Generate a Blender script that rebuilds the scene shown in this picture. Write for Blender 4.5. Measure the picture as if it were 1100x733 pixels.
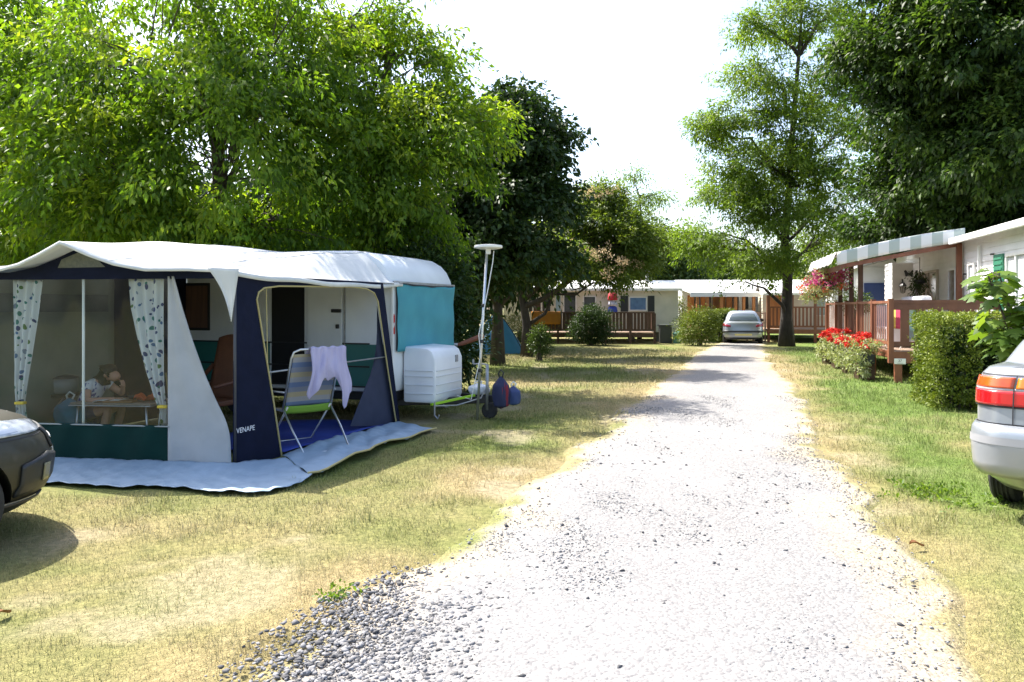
import bpy, bmesh, math, random
import numpy as np
from mathutils import Vector, Matrix, Euler

# ------------------------------------------------------------------ clean, camera, light
for o in list(bpy.data.objects):
    bpy.data.objects.remove(o, do_unlink=True)
scene = bpy.context.scene
COL = scene.collection
R = math.radians
CAMH, FPX, HOR, CX = 1.6, 830.0, 331.0, 550.0      # eye height, focal length and horizon of the photograph (1100 px wide)

cam_d = bpy.data.cameras.new("Camera")
cam = bpy.data.objects.new("Camera", cam_d)
COL.objects.link(cam)
cam.location = (0, 0, CAMH)
cam.rotation_euler = (R(90), 0, 0)
cam_d.sensor_width = 36.0
cam_d.lens = 36.0 * FPX / 1100.0
cam_d.shift_y = -(366.5 - HOR) / 1100.0
cam_d.clip_start = 0.05
cam_d.clip_end = 2000
scene.camera = cam

SUN_AZ = Vector((-0.77, 0.64, 0)).normalized()     # the sun stands behind the trees on the left
SUN_EL = R(54)
world = bpy.data.worlds.new("World")
scene.world = world
world.use_nodes = True
wn = world.node_tree
sky = wn.nodes.new("ShaderNodeTexSky")
sky.sky_type = 'NISHITA'
sky.sun_disc = False
sky.sun_elevation = SUN_EL
sky.sun_rotation = math.atan2(SUN_AZ.x, SUN_AZ.y)
sky.altitude = 0
sky.air_density = 1.0
sky.dust_density = 3.0
sky.ozone_density = 1.0
bg = wn.nodes["Background"]
bg.inputs[1].default_value = 0.15
wn.links.new(sky.outputs[0], bg.inputs[0])

sun_d = bpy.data.lights.new("sun", 'SUN')
sun_d.energy = 4.6
sun_d.angle = R(0.5)
sun_d.color = (1.0, 0.95, 0.86)
sun = bpy.data.objects.new("sun", sun_d)
COL.objects.link(sun)
sdir = Vector((SUN_AZ.x * math.cos(SUN_EL), SUN_AZ.y * math.cos(SUN_EL), math.sin(SUN_EL)))
sun.rotation_euler = (-sdir).to_track_quat('-Z', 'Y').to_euler()
sun.location = (-20, 20, 40)

scene.view_settings.view_transform = 'Standard'
scene.view_settings.look = 'None'
scene.view_settings.gamma = 1.0
scene.view_settings.use_curve_mapping = False
scene.view_settings.exposure = 1.45
try:
    scene.cycles.max_bounces = 8
    scene.cycles.transparent_max_bounces = 12
    scene.cycles.transmission_bounces = 6
    scene.cycles.use_denoising = True
except Exception:
    pass

# ------------------------------------------------------------------ helpers
def gp(px, py, z=0.0):
    """a point at height z seen at pixel (px, py) of the photograph"""
    Y = (CAMH - z) * FPX / (py - HOR)
    return Vector(((px - CX) / FPX * Y, Y, z))

def at(px, py, Y):
    return Vector(((px - CX) / FPX * Y, Y, CAMH - (py - HOR) / FPX * Y))

def V(*a):
    return Vector(a)

def fast_mesh(name, verts, faces):
    """numpy verts (N,3), faces (M,k) -> mesh"""
    me = bpy.data.meshes.new(name)
    verts = np.asarray(verts, dtype=np.float32)
    faces = np.asarray(faces, dtype=np.int32)
    M, k = faces.shape
    me.vertices.add(len(verts))
    me.vertices.foreach_set("co", verts.ravel())
    me.loops.add(M * k)
    me.loops.foreach_set("vertex_index", faces.ravel())
    me.polygons.add(M)
    me.polygons.foreach_set("loop_start", np.arange(0, M * k, k, dtype=np.int32))
    try:
        me.polygons.foreach_set("loop_total", np.full(M, k, dtype=np.int32))
    except Exception:
        pass
    me.update(calc_edges=True)
    me.validate()
    return me

def set_attr(me, name, data):
    a = me.attributes.new(name, 'FLOAT', 'POINT')
    a.data.foreach_set("value", np.asarray(data, dtype=np.float32))

def set_col(me, name, data):
    a = me.attributes.new(name, 'FLOAT_COLOR', 'POINT')
    d = np.ones((len(data), 4), dtype=np.float32)
    d[:, :3] = data
    a.data.foreach_set("color", d.ravel())

def link(name, me, mat=None, parent=None, smooth=False):
    o = bpy.data.objects.new(name, me)
    COL.objects.link(o)
    if mat is not None:
        me.materials.append(mat)
    if parent is not None:
        o.parent = parent
    if smooth:
        me.polygons.foreach_set("use_smooth", [True] * len(me.polygons))
    return o

def tag(o, label=None, cat=None, group=None, kind=None):
    if label: o["label"] = label
    if cat: o["category"] = cat
    if group: o["group"] = group
    if kind: o["kind"] = kind
    return o

def thing(name, label, cat, loc=(0, 0, 0), rz=0.0, group=None, rot=None):
    o = bpy.data.objects.new(name, None)
    o.empty_display_size = 0.2
    COL.objects.link(o)
    o.location = loc
    o.rotation_euler = rot if rot is not None else (0, 0, rz)
    return tag(o, label, cat, group)

def copy_tree(o, parent=None):
    c = o.copy()
    COL.objects.link(c)
    if parent is not None:
        c.parent = parent
    for ch in list(o.children):
        copy_tree(ch, c)
    return c

class MB:
    """collects shapes and links them as one mesh object"""
    def __init__(self):
        self.v, self.f = [], []
    def add(self, vs, fs):
        b = len(self.v)
        self.v += [tuple(x) for x in vs]
        self.f += [tuple(i + b for i in q) for q in fs]
        return self
    def box(self, c, s, rz=0.0, rot=None):
        m = (Euler(rot).to_matrix() if rot is not None else Matrix.Rotation(rz, 3, 'Z'))
        c = Vector(c)
        vs = [c + m @ Vector((sx * s[0] / 2, sy * s[1] / 2, sz * s[2] / 2)) for sx in (-1, 1) for sy in (-1, 1) for sz in (-1, 1)]
        self.add(vs, [(0, 1, 3, 2), (4, 6, 7, 5), (0, 4, 5, 1), (2, 3, 7, 6), (0, 2, 6, 4), (1, 5, 7, 3)])
        return self
    def bx(self, x0, x1, y0, y1, z0, z1):
        return self.box(((x0 + x1) / 2, (y0 + y1) / 2, (z0 + z1) / 2), (x1 - x0, y1 - y0, z1 - z0))
    def bar(self, a, b, w, h=None):
        """square bar from a to b"""
        a, b = Vector(a), Vector(b)
        h = h or w
        d = (b - a)
        L = d.length
        q = d.to_track_quat('Z', 'Y').to_matrix()
        c = (a + b) / 2
        vs = [c + q @ Vector((sx * w / 2, sy * h / 2, sz * L / 2)) for sx in (-1, 1) for sy in (-1, 1) for sz in (-1, 1)]
        self.add(vs, [(0, 1, 3, 2), (4, 6, 7, 5), (0, 4, 5, 1), (2, 3, 7, 6), (0, 2, 6, 4), (1, 5, 7, 3)])
        return self
    def tube(self, pts, r, n=8, cap=True):
        pts = [Vector(p) for p in pts]
        rs = r if isinstance(r, (list, tuple)) else [r] * len(pts)
        vs, fs = [], []
        ref = None
        for i, p in enumerate(pts):
            d = (pts[min(i + 1, len(pts) - 1)] - pts[max(i - 1, 0)])
            if d.length < 1e-9: d = Vector((0, 0, 1))
            d.normalize()
            if ref is None:
                ref = d.orthogonal().normalized()
            else:
                ref = (ref - d * ref.dot(d))
                ref = ref.normalized() if ref.length > 1e-6 else d.orthogonal().normalized()
            b = d.cross(ref)
            for k in range(n):
                a = 2 * math.pi * k / n
                vs.append(p + (ref * math.cos(a) + b * math.sin(a)) * rs[i])
        for i in range(len(pts) - 1):
            for k in range(n):
                fs.append((i * n + k, i * n + (k + 1) % n, (i + 1) * n + (k + 1) % n, (i + 1) * n + k))
        if cap:
            fs.append(tuple(reversed(range(n))))
            fs.append(tuple(range((len(pts) - 1) * n, len(pts) * n)))
        return self.add(vs, fs)
    def lathe(self, prof, c=(0, 0, 0), n=20, axis='Z'):
        """prof = [(r, h)...]"""
        vs, fs = [], []
        for r, h in prof:
            for k in range(n):
                a = 2 * math.pi * k / n
                x, y = r * math.cos(a), r * math.sin(a)
                p = {'Z': (x, y, h), 'Y': (x, h, y), 'X': (h, x, y)}[axis]
                vs.append((p[0] + c[0], p[1] + c[1], p[2] + c[2]))
        for i in range(len(prof) - 1):
            for k in range(n):
                fs.append((i * n + k, i * n + (k + 1) % n, (i + 1) * n + (k + 1) % n, (i + 1) * n + k))
        fs.append(tuple(range(n)))
        fs.append(tuple(range((len(prof) - 1) * n, len(prof) * n)))
        return self.add(vs, fs)
    def grid(self, fn, nu, nv):
        vs = [fn(i / nu, j / nv) for i in range(nu + 1) for j in range(nv + 1)]
        w = nv + 1
        fs = [(i * w + j, (i + 1) * w + j, (i + 1) * w + j + 1, i * w + j + 1) for i in range(nu) for j in range(nv)]
        return self.add(vs, fs)
    def prism(self, poly, d):
        """polygon (list of 3D points) extruded by vector d"""
        n = len(poly)
        d = Vector(d)
        vs = [Vector(p) for p in poly] + [Vector(p) + d for p in poly]
        fs = [tuple(range(n - 1, -1, -1)), tuple(range(n, 2 * n))] + [(i, (i + 1) % n, n + (i + 1) % n, n + i) for i in range(n)]
        return self.add(vs, fs)
    def mesh(self, name):
        me = bpy.data.meshes.new(name)
        me.from_pydata(self.v, [], self.f)
        bm = bmesh.new(); bm.from_mesh(me)
        bmesh.ops.recalc_face_normals(bm, faces=bm.faces)
        bm.to_mesh(me); bm.free()
        me.update()
        return me
    def build(self, name, mat=None, parent=None, smooth=False, bevel=0.0, thick=0.0, sub=0, auto=False):
        me = self.mesh(name)
        o = link(name, me, mat, parent, smooth or auto)
        if bevel or thick or sub:
            if thick:
                m = o.modifiers.new("s", 'SOLIDIFY'); m.thickness = thick; m.offset = 0
            if bevel:
                m = o.modifiers.new("b", 'BEVEL'); m.width = bevel; m.segments = 2; m.limit_method = 'ANGLE'; m.angle_limit = R(40)
            if sub:
                m = o.modifiers.new("u", 'SUBSURF'); m.levels = sub; m.render_levels = sub
            bake(o)
        if auto:
            sharp_edges(o, 35)
        return o

def bake(o):
    dg = bpy.context.evaluated_depsgraph_get()
    ev = o.evaluated_get(dg)
    me = bpy.data.meshes.new_from_object(ev)
    old = o.data
    nm = old.name
    o.modifiers.clear()
    o.data = me
    bpy.data.meshes.remove(old)
    me.name = nm
    return o

def sharp_edges(o, deg):
    me = o.data
    bm = bmesh.new(); bm.from_mesh(me)
    for e in bm.edges:
        if len(e.link_faces) == 2:
            e.smooth = e.calc_face_angle(3.14) < R(deg)
        else:
            e.smooth = True
    for f in bm.faces:
        f.smooth = True
    bm.to_mesh(me); bm.free()

def text_part(name, s, size, mat, parent, M, depth=0.002):
    cu = bpy.data.curves.new(name, 'FONT')
    cu.body = s; cu.size = size; cu.extrude = depth
    cu.align_x = 'CENTER'; cu.align_y = 'CENTER'
    t = bpy.data.objects.new(name, cu); COL.objects.link(t)
    dg = bpy.context.evaluated_depsgraph_get()
    me = bpy.data.meshes.new_from_object(t.evaluated_get(dg))
    bpy.data.objects.remove(t)
    bpy.data.curves.remove(cu)
    me.transform(M)
    me.materials.clear()
    return link(name, me, mat, parent)

def frame_matrix(origin, xdir, zdir):
    """text frame: x along xdir, face normal zdir"""
    x = Vector(xdir).normalized(); z = Vector(zdir).normalized()
    y = z.cross(x).normalized(); x = y.cross(z)
    m = Matrix((x, y, z)).transposed().to_4x4()
    m.translation = Vector(origin)
    return m

# value noise in numpy
_nt = np.random.RandomState(7).rand(256, 256)
def vnoise(x, y):
    x = np.asarray(x, float); y = np.asarray(y, float)
    xi = np.floor(x).astype(int); yi = np.floor(y).astype(int)
    fx = x - xi; fy = y - yi
    fx = fx * fx * (3 - 2 * fx); fy = fy * fy * (3 - 2 * fy)
    g = lambda a, b: _nt[a & 255, b & 255]
    return (g(xi, yi) * (1 - fx) + g(xi + 1, yi) * fx) * (1 - fy) + (g(xi, yi + 1) * (1 - fx) + g(xi + 1, yi + 1) * fx) * fy
def fbm(x, y, o=4):
    s = 0; a = .5
    for i in range(o):
        s = s + a * vnoise(x * 2 ** i + 17 * i, y * 2 ** i + 31 * i); a *= .5
    return s / (1 - .5 ** o)

# ------------------------------------------------------------------ materials
MATS = {}
def mat(name, col, rough=0.6, col2=None, scale=8.0, bump=0.0, bscale=40.0, metal=0.0, coat=0.0, spec=0.5, trans=0.0, detail=4, stretch=None, noisew=(0.35, 0.65)):
    if name in MATS: return MATS[name]
    m = bpy.data.materials.new(name); m.use_nodes = True
    nt = m.node_tree; n = nt.nodes; l = nt.links
    p = n["Principled BSDF"]
    p.inputs["Base Color"].default_value = (*col, 1)
    p.inputs["Roughness"].default_value = rough
    p.inputs["Metallic"].default_value = metal
    p.inputs["Specular IOR Level"].default_value = spec
    p.inputs["Coat Weight"].default_value = coat
    p.inputs["Coat Roughness"].default_value = 0.08
    tc = n.new("ShaderNodeTexCoord")
    vec = tc.outputs["Object"]
    if stretch:
        mp = n.new("ShaderNodeMapping"); mp.inputs["Scale"].default_value = stretch
        l.new(vec, mp.inputs[0]); vec = mp.outputs[0]
    colsock = None
    if col2 is not None:
        nz = n.new("ShaderNodeTexNoise"); nz.inputs["Scale"].default_value = scale; nz.inputs["Detail"].default_value = detail
        l.new(vec, nz.inputs["Vector"])
        rp = n.new("ShaderNodeValToRGB")
        rp.color_ramp.elements[0].position = noisew[0]; rp.color_ramp.elements[1].position = noisew[1]
        rp.color_ramp.elements[0].color = (*col, 1); rp.color_ramp.elements[1].color = (*col2, 1)
        l.new(nz.outputs["Fac"], rp.inputs[0]); colsock = rp.outputs[0]
        l.new(colsock, p.inputs["Base Color"])
    if bump:
        nb = n.new("ShaderNodeTexNoise"); nb.inputs["Scale"].default_value = bscale; nb.inputs["Detail"].default_value = 3
        l.new(vec, nb.inputs["Vector"])
        b = n.new("ShaderNodeBump"); b.inputs["Strength"].default_value = bump; b.inputs["Distance"].default_value = 0.02
        l.new(nb.outputs["Fac"], b.inputs["Height"]); l.new(b.outputs[0], p.inputs["Normal"])
    if trans:
        t = n.new("ShaderNodeBsdfTranslucent"); t.inputs[0].default_value = (*col, 1)
        if colsock: l.new(colsock, t.inputs[0])
        mx = n.new("ShaderNodeMixShader"); mx.inputs[0].default_value = trans
        l.new(p.outputs[0], mx.inputs[1]); l.new(t.outputs[0], mx.inputs[2])
        l.new(mx.outputs[0], n["Material Output"].inputs[0])
    MATS[name] = m
    return m

def clear_mat(name, tint=(1, 1, 1), gloss=0.12, rough=0.05, dirt=0.0):
    m = bpy.data.materials.new(name); m.use_nodes = True
    nt = m.node_tree; n = nt.nodes; l = nt.links
    for x in list(n):
        if x.type != 'OUTPUT_MATERIAL': n.remove(x)
    out = [x for x in n if x.type == 'OUTPUT_MATERIAL'][0]
    t = n.new("ShaderNodeBsdfTransparent"); t.inputs[0].default_value = (*tint, 1)
    g = n.new("ShaderNodeBsdfGlossy"); g.inputs["Roughness"].default_value = rough
    mx = n.new("ShaderNodeMixShader"); mx.inputs[0].default_value = gloss
    l.new(t.outputs[0], mx.inputs[1]); l.new(g.outputs[0], mx.inputs[2])
    if dirt:
        d = n.new("ShaderNodeBsdfDiffuse"); d.inputs[0].default_value = (.6, .62, .62, 1)
        m2 = n.new("ShaderNodeMixShader"); m2.inputs[0].default_value = dirt
        l.new(mx.outputs[0], m2.inputs[1]); l.new(d.outputs[0], m2.inputs[2]); l.new(m2.outputs[0], out.inputs[0])
    else:
        l.new(mx.outputs[0], out.inputs[0])
    return m

def leaf_mat(name, c0, c1, c2=None, trans=0.45, rough=0.5, tboost=(1.2, 1.25, .6)):
    """leaf colour by per-leaf attribute v"""
    m = bpy.data.materials.new(name); m.use_nodes = True
    nt = m.node_tree; n = nt.nodes; l = nt.links
    p = n["Principled BSDF"]; p.inputs["Roughness"].default_value = rough; p.inputs["Specular IOR Level"].default_value = .35
    a = n.new("ShaderNodeAttribute"); a.attribute_name = "v"
    rp = n.new("ShaderNodeValToRGB")
    rp.color_ramp.elements[0].color = (*c0, 1); rp.color_ramp.elements[1].color = (*(c2 or c1), 1)
    if c2:
        e = rp.color_ramp.elements.new(.5); e.color = (*c1, 1)
    l.new(a.outputs["Fac"], rp.inputs[0]); l.new(rp.outputs[0], p.inputs["Base Color"])
    t = n.new("ShaderNodeBsdfTranslucent")
    vm = n.new("ShaderNodeVectorMath"); vm.operation = 'MULTIPLY'; vm.inputs[1].default_value = tboost
    l.new(rp.outputs[0], vm.inputs[0]); l.new(vm.outputs[0], t.inputs[0])
    mx = n.new("ShaderNodeMixShader"); mx.inputs[0].default_value = trans
    l.new(p.outputs[0], mx.inputs[1]); l.new(t.outputs[0], mx.inputs[2]); l.new(mx.outputs[0], n["Material Output"].inputs[0])
    return m

def attr_color_mat(name, rough=0.9, trans=0.0, bump=0.0, bscale=60, spec=.2):
    m = bpy.data.materials.new(name); m.use_nodes = True
    nt = m.node_tree; n = nt.nodes; l = nt.links
    p = n["Principled BSDF"]; p.inputs["Roughness"].default_value = rough; p.inputs["Specular IOR Level"].default_value = spec
    a = n.new("ShaderNodeAttribute"); a.attribute_name = "c"
    l.new(a.outputs["Color"], p.inputs["Base Color"])
    if trans:
        t = n.new("ShaderNodeBsdfTranslucent"); l.new(a.outputs["Color"], t.inputs[0])
        mx = n.new("ShaderNodeMixShader"); mx.inputs[0].default_value = trans
        l.new(p.outputs[0], mx.inputs[1]); l.new(t.outputs[0], mx.inputs[2]); l.new(mx.outputs[0], n["Material Output"].inputs[0])
    return m

WHITE = mat("white_paint", (.78, .78, .76), .35, (.70, .70, .67), 3, bump=.05, bscale=15)
CREAM = mat("cream_siding", (.66, .62, .50), .5, (.58, .55, .44), 2)
WSIDE = mat("white_siding", (.78, .78, .77), .45, (.70, .70, .68), 2)
ROOFW = mat("white_roof", (.74, .74, .72), .5, (.60, .60, .58), 1.5)
DARKM = mat("shade_and_eye_black", (.01, .01, .011), .8)
BLACK = mat("black_rubber", (.016, .016, .017), .75, (.03, .03, .03), 20)
BLKPL = mat("black_plastic", (.02, .021, .023), .45)
ALU = mat("aluminium", (.62, .63, .64), .35, metal=.85)
GALV = mat("galvanised", (.40, .41, .42), .5, (.3, .31, .32), 12, metal=.6)
WOOD = mat("red_brown_wood", (.15, .052, .025), .55, (.22, .080, .038), 6, bump=.15, bscale=30, stretch=(1, 1, .25))
WOODO = mat("orange_wood", (.42, .17, .055), .5, (.50, .22, .08), 5, bump=.1, stretch=(1, 1, .25))
WOODD = mat("dark_brown_wood", (.060, .028, .016), .6, (.09, .042, .024), 6, bump=.12)
PLANK = mat("weathered_deck", (.36, .26, .19), .7, (.28, .19, .14), 6, bump=.15, stretch=(6, .6, 1))
GLASS = mat("window_glass", (.03, .035, .04), .04, spec=.8, coat=.5)
NAVY = mat("navy_canvas", (.0045, .0075, .024), .85, (.0065, .010, .031), 6, bump=.15, bscale=14, trans=.02, spec=.2)
CANVW = mat("white_canvas", (.72, .72, .70), .75, (.62, .63, .61), 2.5, bump=.5, bscale=5, trans=.09)
BEIGE = mat("beige_canvas", (.46, .47, .47), .8, (.40, .41, .41), 3, bump=.5, bscale=6, trans=.12)
GREENC = mat("dark_green_canvas", (.003, .024, .020), .8, (.004, .032, .026), 3, bump=.15, bscale=9, spec=.15)
SHEET = mat("pale_groundsheet", (.29, .385, .48), .55, (.23, .32, .41), 5, bump=.6, bscale=9)
PIPING = mat("straw_piping", (.42, .36, .16), .7)
TEAL = mat("teal_canvas", (.04, .25, .31), .65, (.05, .29, .35), 3, bump=.12, bscale=8)
BARK = mat("bark", (.055, .042, .032), .9, (.10, .08, .06), 14, bump=.8, bscale=18, stretch=(1, 1, .3))
BARKD = mat("dark_bark", (.03, .024, .02), .9, (.055, .045, .036), 12, bump=.8, bscale=16, stretch=(1, 1, .3))
# ------------------------------------------------------------------ setting: ground and gravel track
ROAD = np.array([  # Y, x_left, x_right
    (-9, -3.0, .1), (-3, -2.2, 1.15), (1.5, -1.62, 1.80), (3.30, -1.27, 2.24), (4.04, -1.05, 2.42), (4.94, -.50, 2.62), (6.35, -.06, 2.95), (8.35, .55, 3.50),
    (11.16, 1.41, 4.40), (14.9, 2.69, 5.50), (19.2, 3.98, 6.72), (24.6, 5.57, 8.25), (30.2, 7.46, 10.0), (34, 8.8, 11.2), (38, 10.4, 12.6)])
def road_lr(y):
    return np.interp(y, ROAD[:, 0], ROAD[:, 1]), np.interp(y, ROAD[:, 0], ROAD[:, 2])
def road_edge_noise(y, side):
    return (fbm(np.asarray(y) * .9 + 40 * side, np.full_like(np.asarray(y, float), 3.3 + side)) - .5) * .65 + (vnoise(np.asarray(y) * 6 + 9 * side, np.full_like(np.asarray(y, float), 8.)) - .5) * .05
def road_d(x, y):
    """signed distance into the track (positive inside)"""
    l, r = road_lr(y)
    return np.minimum(x - (l + road_edge_noise(y, 0)), (r + road_edge_noise(y, 1)) - x)
def dryness(x, y):
    d = fbm(x * .55 + 5, y * .55 + 2, 4) * .75 + fbm(x * 2.1, y * 2.1, 3) * .35
    l, r = road_lr(y)
    right = np.clip((x - r) / .8, 0, 1)
    d = d + np.clip(1 - np.minimum(np.abs(x - l), np.abs(x - r)) / 1.0, 0, 1) * .22 - right * .17 - .05
    return np.clip((d - .30) / .5, 0, 1)
C_GREEN = np.array((.14, .178, .045)); C_DRY = np.array((.315, .255, .14)); C_SAND = np.array((.345, .295, .222)); C_LUSH = np.array((.125, .19, .042))

def spaced(a, b, fine, lo, hi):
    mid = np.arange(a, b + 1e-6, fine)
    out = [mid]
    st = fine; x = b; up = []
    while x < hi:
        st *= 1.22; x += st; up.append(min(x, hi))
    st = fine; x = a; dn = []
    while x > lo:
        st *= 1.22; x -= st; dn.append(max(x, lo))
    return np.array(sorted(set(dn)) + list(mid) + sorted(set(up)))
gx = spaced(-7, 8, .11, -420, 420); gy = spaced(2.2, 16, .11, -60, 700)
X, Yg = np.meshgrid(gx, gy, indexing='ij')
near = np.clip(1 - (np.hypot(X, Yg - 8) - 20) / 20, 0, 1)
Z = (fbm(X * .8, Yg * .8) - .5) * .05 * near
ins = np.clip((road_d(X, Yg) + .3) / .4, 0, 1)
Z = Z * (1 - ins) - .02 * ins - .008
nv = len(gy)
ii, jj = np.meshgrid(np.arange(len(gx) - 1), np.arange(nv - 1), indexing='ij')
a = (ii * nv + jj).ravel()
F = np.stack([a, a + nv, a + nv + 1, a + 1], 1)
me = fast_mesh("ground", np.stack([X.ravel(), Yg.ravel(), Z.ravel()], 1), F)
dv = dryness(X.ravel(), Yg.ravel())
bare = np.clip((fbm(X.ravel() * 1.3 + 50, Yg.ravel() * 1.3 + 9, 4) - .60) / .12, 0, 1)
rgt_ = np.clip((X.ravel() - road_lr(Yg.ravel())[1]) / 1.0, 0, 1)[:, None]
base = (C_GREEN[None] * (1 - rgt_) + C_LUSH[None] * rgt_) * (1 - dv[:, None]) + C_DRY[None] * dv[:, None]
base = base * .92
bare = bare * (1 - .75 * rgt_[:, 0])
base = base * (1 - bare[:, None] * .6) + C_SAND[None] * .9 * bare[:, None] * .6
set_col(me, "c", base)
gm = attr_color_mat("grass_ground", .95)
n = gm.node_tree.nodes; l = gm.node_tree.links
tc = n.new("ShaderNodeTexCoord"); nz = n.new("ShaderNodeTexNoise"); nz.inputs["Scale"].default_value = 22; nz.inputs["Detail"].default_value = 6
l.new(tc.outputs["Object"], nz.inputs["Vector"])
rp = n.new("ShaderNodeValToRGB"); rp.color_ramp.elements[0].position = .3; rp.color_ramp.elements[1].position = .72
rp.color_ramp.elements[0].color = (.62, .64, .55, 1); rp.color_ramp.elements[1].color = (1.25, 1.2, 1.1, 1)
l.new(nz.outputs["Fac"], rp.inputs[0])
mx = n.new("ShaderNodeMix"); mx.data_type = 'RGBA'; mx.blend_type = 'MULTIPLY'; mx.inputs[0].default_value = 1
l.new(n["Attribute"].outputs["Color"], mx.inputs[6]); l.new(rp.outputs[0], mx.inputs[7]); l.new(mx.outputs[2], n["Principled BSDF"].inputs["Base Color"])
nb = n.new("ShaderNodeTexNoise"); nb.inputs["Scale"].default_value = 70; nb.inputs["Detail"].default_value = 4
l.new(tc.outputs["Object"], nb.inputs["Vector"])
bp = n.new("ShaderNodeBump"); bp.inputs["Strength"].default_value = .7; bp.inputs["Distance"].default_value = .03
l.new(nb.outputs["Fac"], bp.inputs["Height"]); l.new(bp.outputs[0], n["Principled BSDF"].inputs["Normal"])
ground = tag(link("ground", me, gm, smooth=True), kind="structure")

# gravel track: one sheet with an uneven rim
ry = np.concatenate([np.arange(-9, 2, .5), np.arange(2, 16, .07), np.arange(16, 38.01, .25)])
NW = 110
lft, rgt = road_lr(ry)
lft = lft + road_edge_noise(ry, 0); rgt = rgt + road_edge_noise(ry, 1)
w = np.linspace(0, 1, NW + 1)
RX = lft[:, None] * (1 - w) + rgt[:, None] * w
RY = np.repeat(ry[:, None], NW + 1, 1)
edge = np.minimum(RX - lft[:, None], rgt[:, None] - RX)
RZ = np.clip(edge / .12, 0, 1) * .036 - .036 + np.clip(edge / .5, 0, 1) * .016 + (fbm(RX * 2.3, RY * 1.1) - .5) * .02 * np.clip(edge / .3, 0, 1)
a = (np.arange(len(ry) - 1)[:, None] * (NW + 1) + np.arange(NW)[None]).ravel()
F = np.stack([a, a + 1, a + NW + 2, a + NW + 1], 1)
me = fast_mesh("gravel_track", np.stack([RX.ravel(), RY.ravel(), RZ.ravel()], 1), F)
ef = np.clip((edge.ravel() - .05 - (fbm(RX.ravel() * 2.2 + 7, RY.ravel() * 2.2, 4) - .35) * .9) / .45, 0, 1)
C_GRAV = np.array((.252, .246, .240))
cc = C_SAND[None] * 1.08 * (1 - ef[:, None]) + C_GRAV[None] * ef[:, None]
g2 = fbm(RX.ravel() * .9 + 3, RY.ravel() * .5 + 11, 4)[:, None]
cc = cc * (.86 + .28 * g2)
rim = np.clip((edge.ravel() - .04 - .5 * np.clip(fbm(RX.ravel() * 3.1 + 3, RY.ravel() * 3.1, 4) - .38, 0, 1)) / .12, 0, 1)[:, None]
dvr = dryness(RX.ravel(), RY.ravel())[:, None]
cc = (C_GREEN[None] * (1 - dvr) + C_DRY[None] * dvr) * .95 * (1 - rim) + cc * rim
set_col(me, "c", cc)
rm = attr_color_mat("gravel", .95)
n = rm.node_tree.nodes; l = rm.node_tree.links
tc = n.new("ShaderNodeTexCoord")
vo = n.new("ShaderNodeTexVoronoi"); vo.inputs["Scale"].default_value = 55
l.new(tc.outputs["Object"], vo.inputs["Vector"])
rp = n.new("ShaderNodeValToRGB"); rp.color_ramp.elements[0].position = .0; rp.color_ramp.elements[1].position = 1.
rp.color_ramp.elements[0].color = (.62, .62, .65, 1); rp.color_ramp.elements[1].color = (1.18, 1.17, 1.15, 1)
sp = n.new("ShaderNodeSeparateColor"); l.new(vo.outputs["Color"], sp.inputs[0]); l.new(sp.outputs[0], rp.inputs[0])
mx = n.new("ShaderNodeMix"); mx.data_type = 'RGBA'; mx.blend_type = 'MULTIPLY'; mx.inputs[0].default_value = .8
l.new(n["Attribute"].outputs["Color"], mx.inputs[6]); l.new(rp.outputs[0], mx.inputs[7]); l.new(mx.outputs[2], n["Principled BSDF"].inputs["Base Color"])
bp = n.new("ShaderNodeBump"); bp.inputs["Strength"].default_value = .55; bp.inputs["Distance"].default_value = .012; bp.invert = True
l.new(vo.outputs["Distance"], bp.inputs["Height"]); l.new(bp.outputs[0], n["Principled BSDF"].inputs["Normal"])
tag(link("gravel_track", me, rm, smooth=True), kind="structure")

# loose stones on the track
rs = np.random.RandomState(11)
def stones(name, P, S, C, matl):
    ico = bmesh.new(); bmesh.ops.create_icosphere(ico, subdivisions=1, radius=1)
    bv = np.array([v.co[:] for v in ico.verts]); bf = np.array([[v.index for v in f.verts] for f in ico.faces]); ico.free()
    N = len(P); k = len(bv)
    j = bv[None] * (1 + (rs.rand(N, k, 1) - .5) * 1.25)
    j = j * np.stack([np.ones(N), .6 + .5 * rs.rand(N), .38 + .35 * rs.rand(N)], 1)[:, None] * S[:, None, None]
    an = rs.rand(N) * 6.28; tl = (rs.rand(N) - .5) * .9
    c, s_ = np.cos(tl), np.sin(tl)
    y2 = j[..., 1] * c[:, None] - j[..., 2] * s_[:, None]; z2 = j[..., 1] * s_[:, None] + j[..., 2] * c[:, None]
    c, s_ = np.cos(an), np.sin(an)
    x3 = j[..., 0] * c[:, None] - y2 * s_[:, None]; y3 = j[..., 0] * s_[:, None] + y2 * c[:, None]
    vv = np.stack([x3, y3, z2], -1) + P[:, None]
    ff = (bf[None] + (np.arange(N) * k)[:, None, None]).reshape(-1, 3)
    me = fast_mesh(name, vv.reshape(-1, 3), ff)
    set_col(me, "c", np.repeat(C, k, 0))
    return link(name, me, matl)
Ps, Ss, Cs = [], [], []
def scatter(n_, yr, fn):
    y = yr[0] + (yr[1] - yr[0]) * rs.rand(n_) ** 1.3
    l_, r_ = road_lr(y)
    x = l_ - .1 + (r_ - l_ + .2) * rs.rand(n_)
    keep = fn(x, y)
    return x[keep], y[keep]
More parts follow.
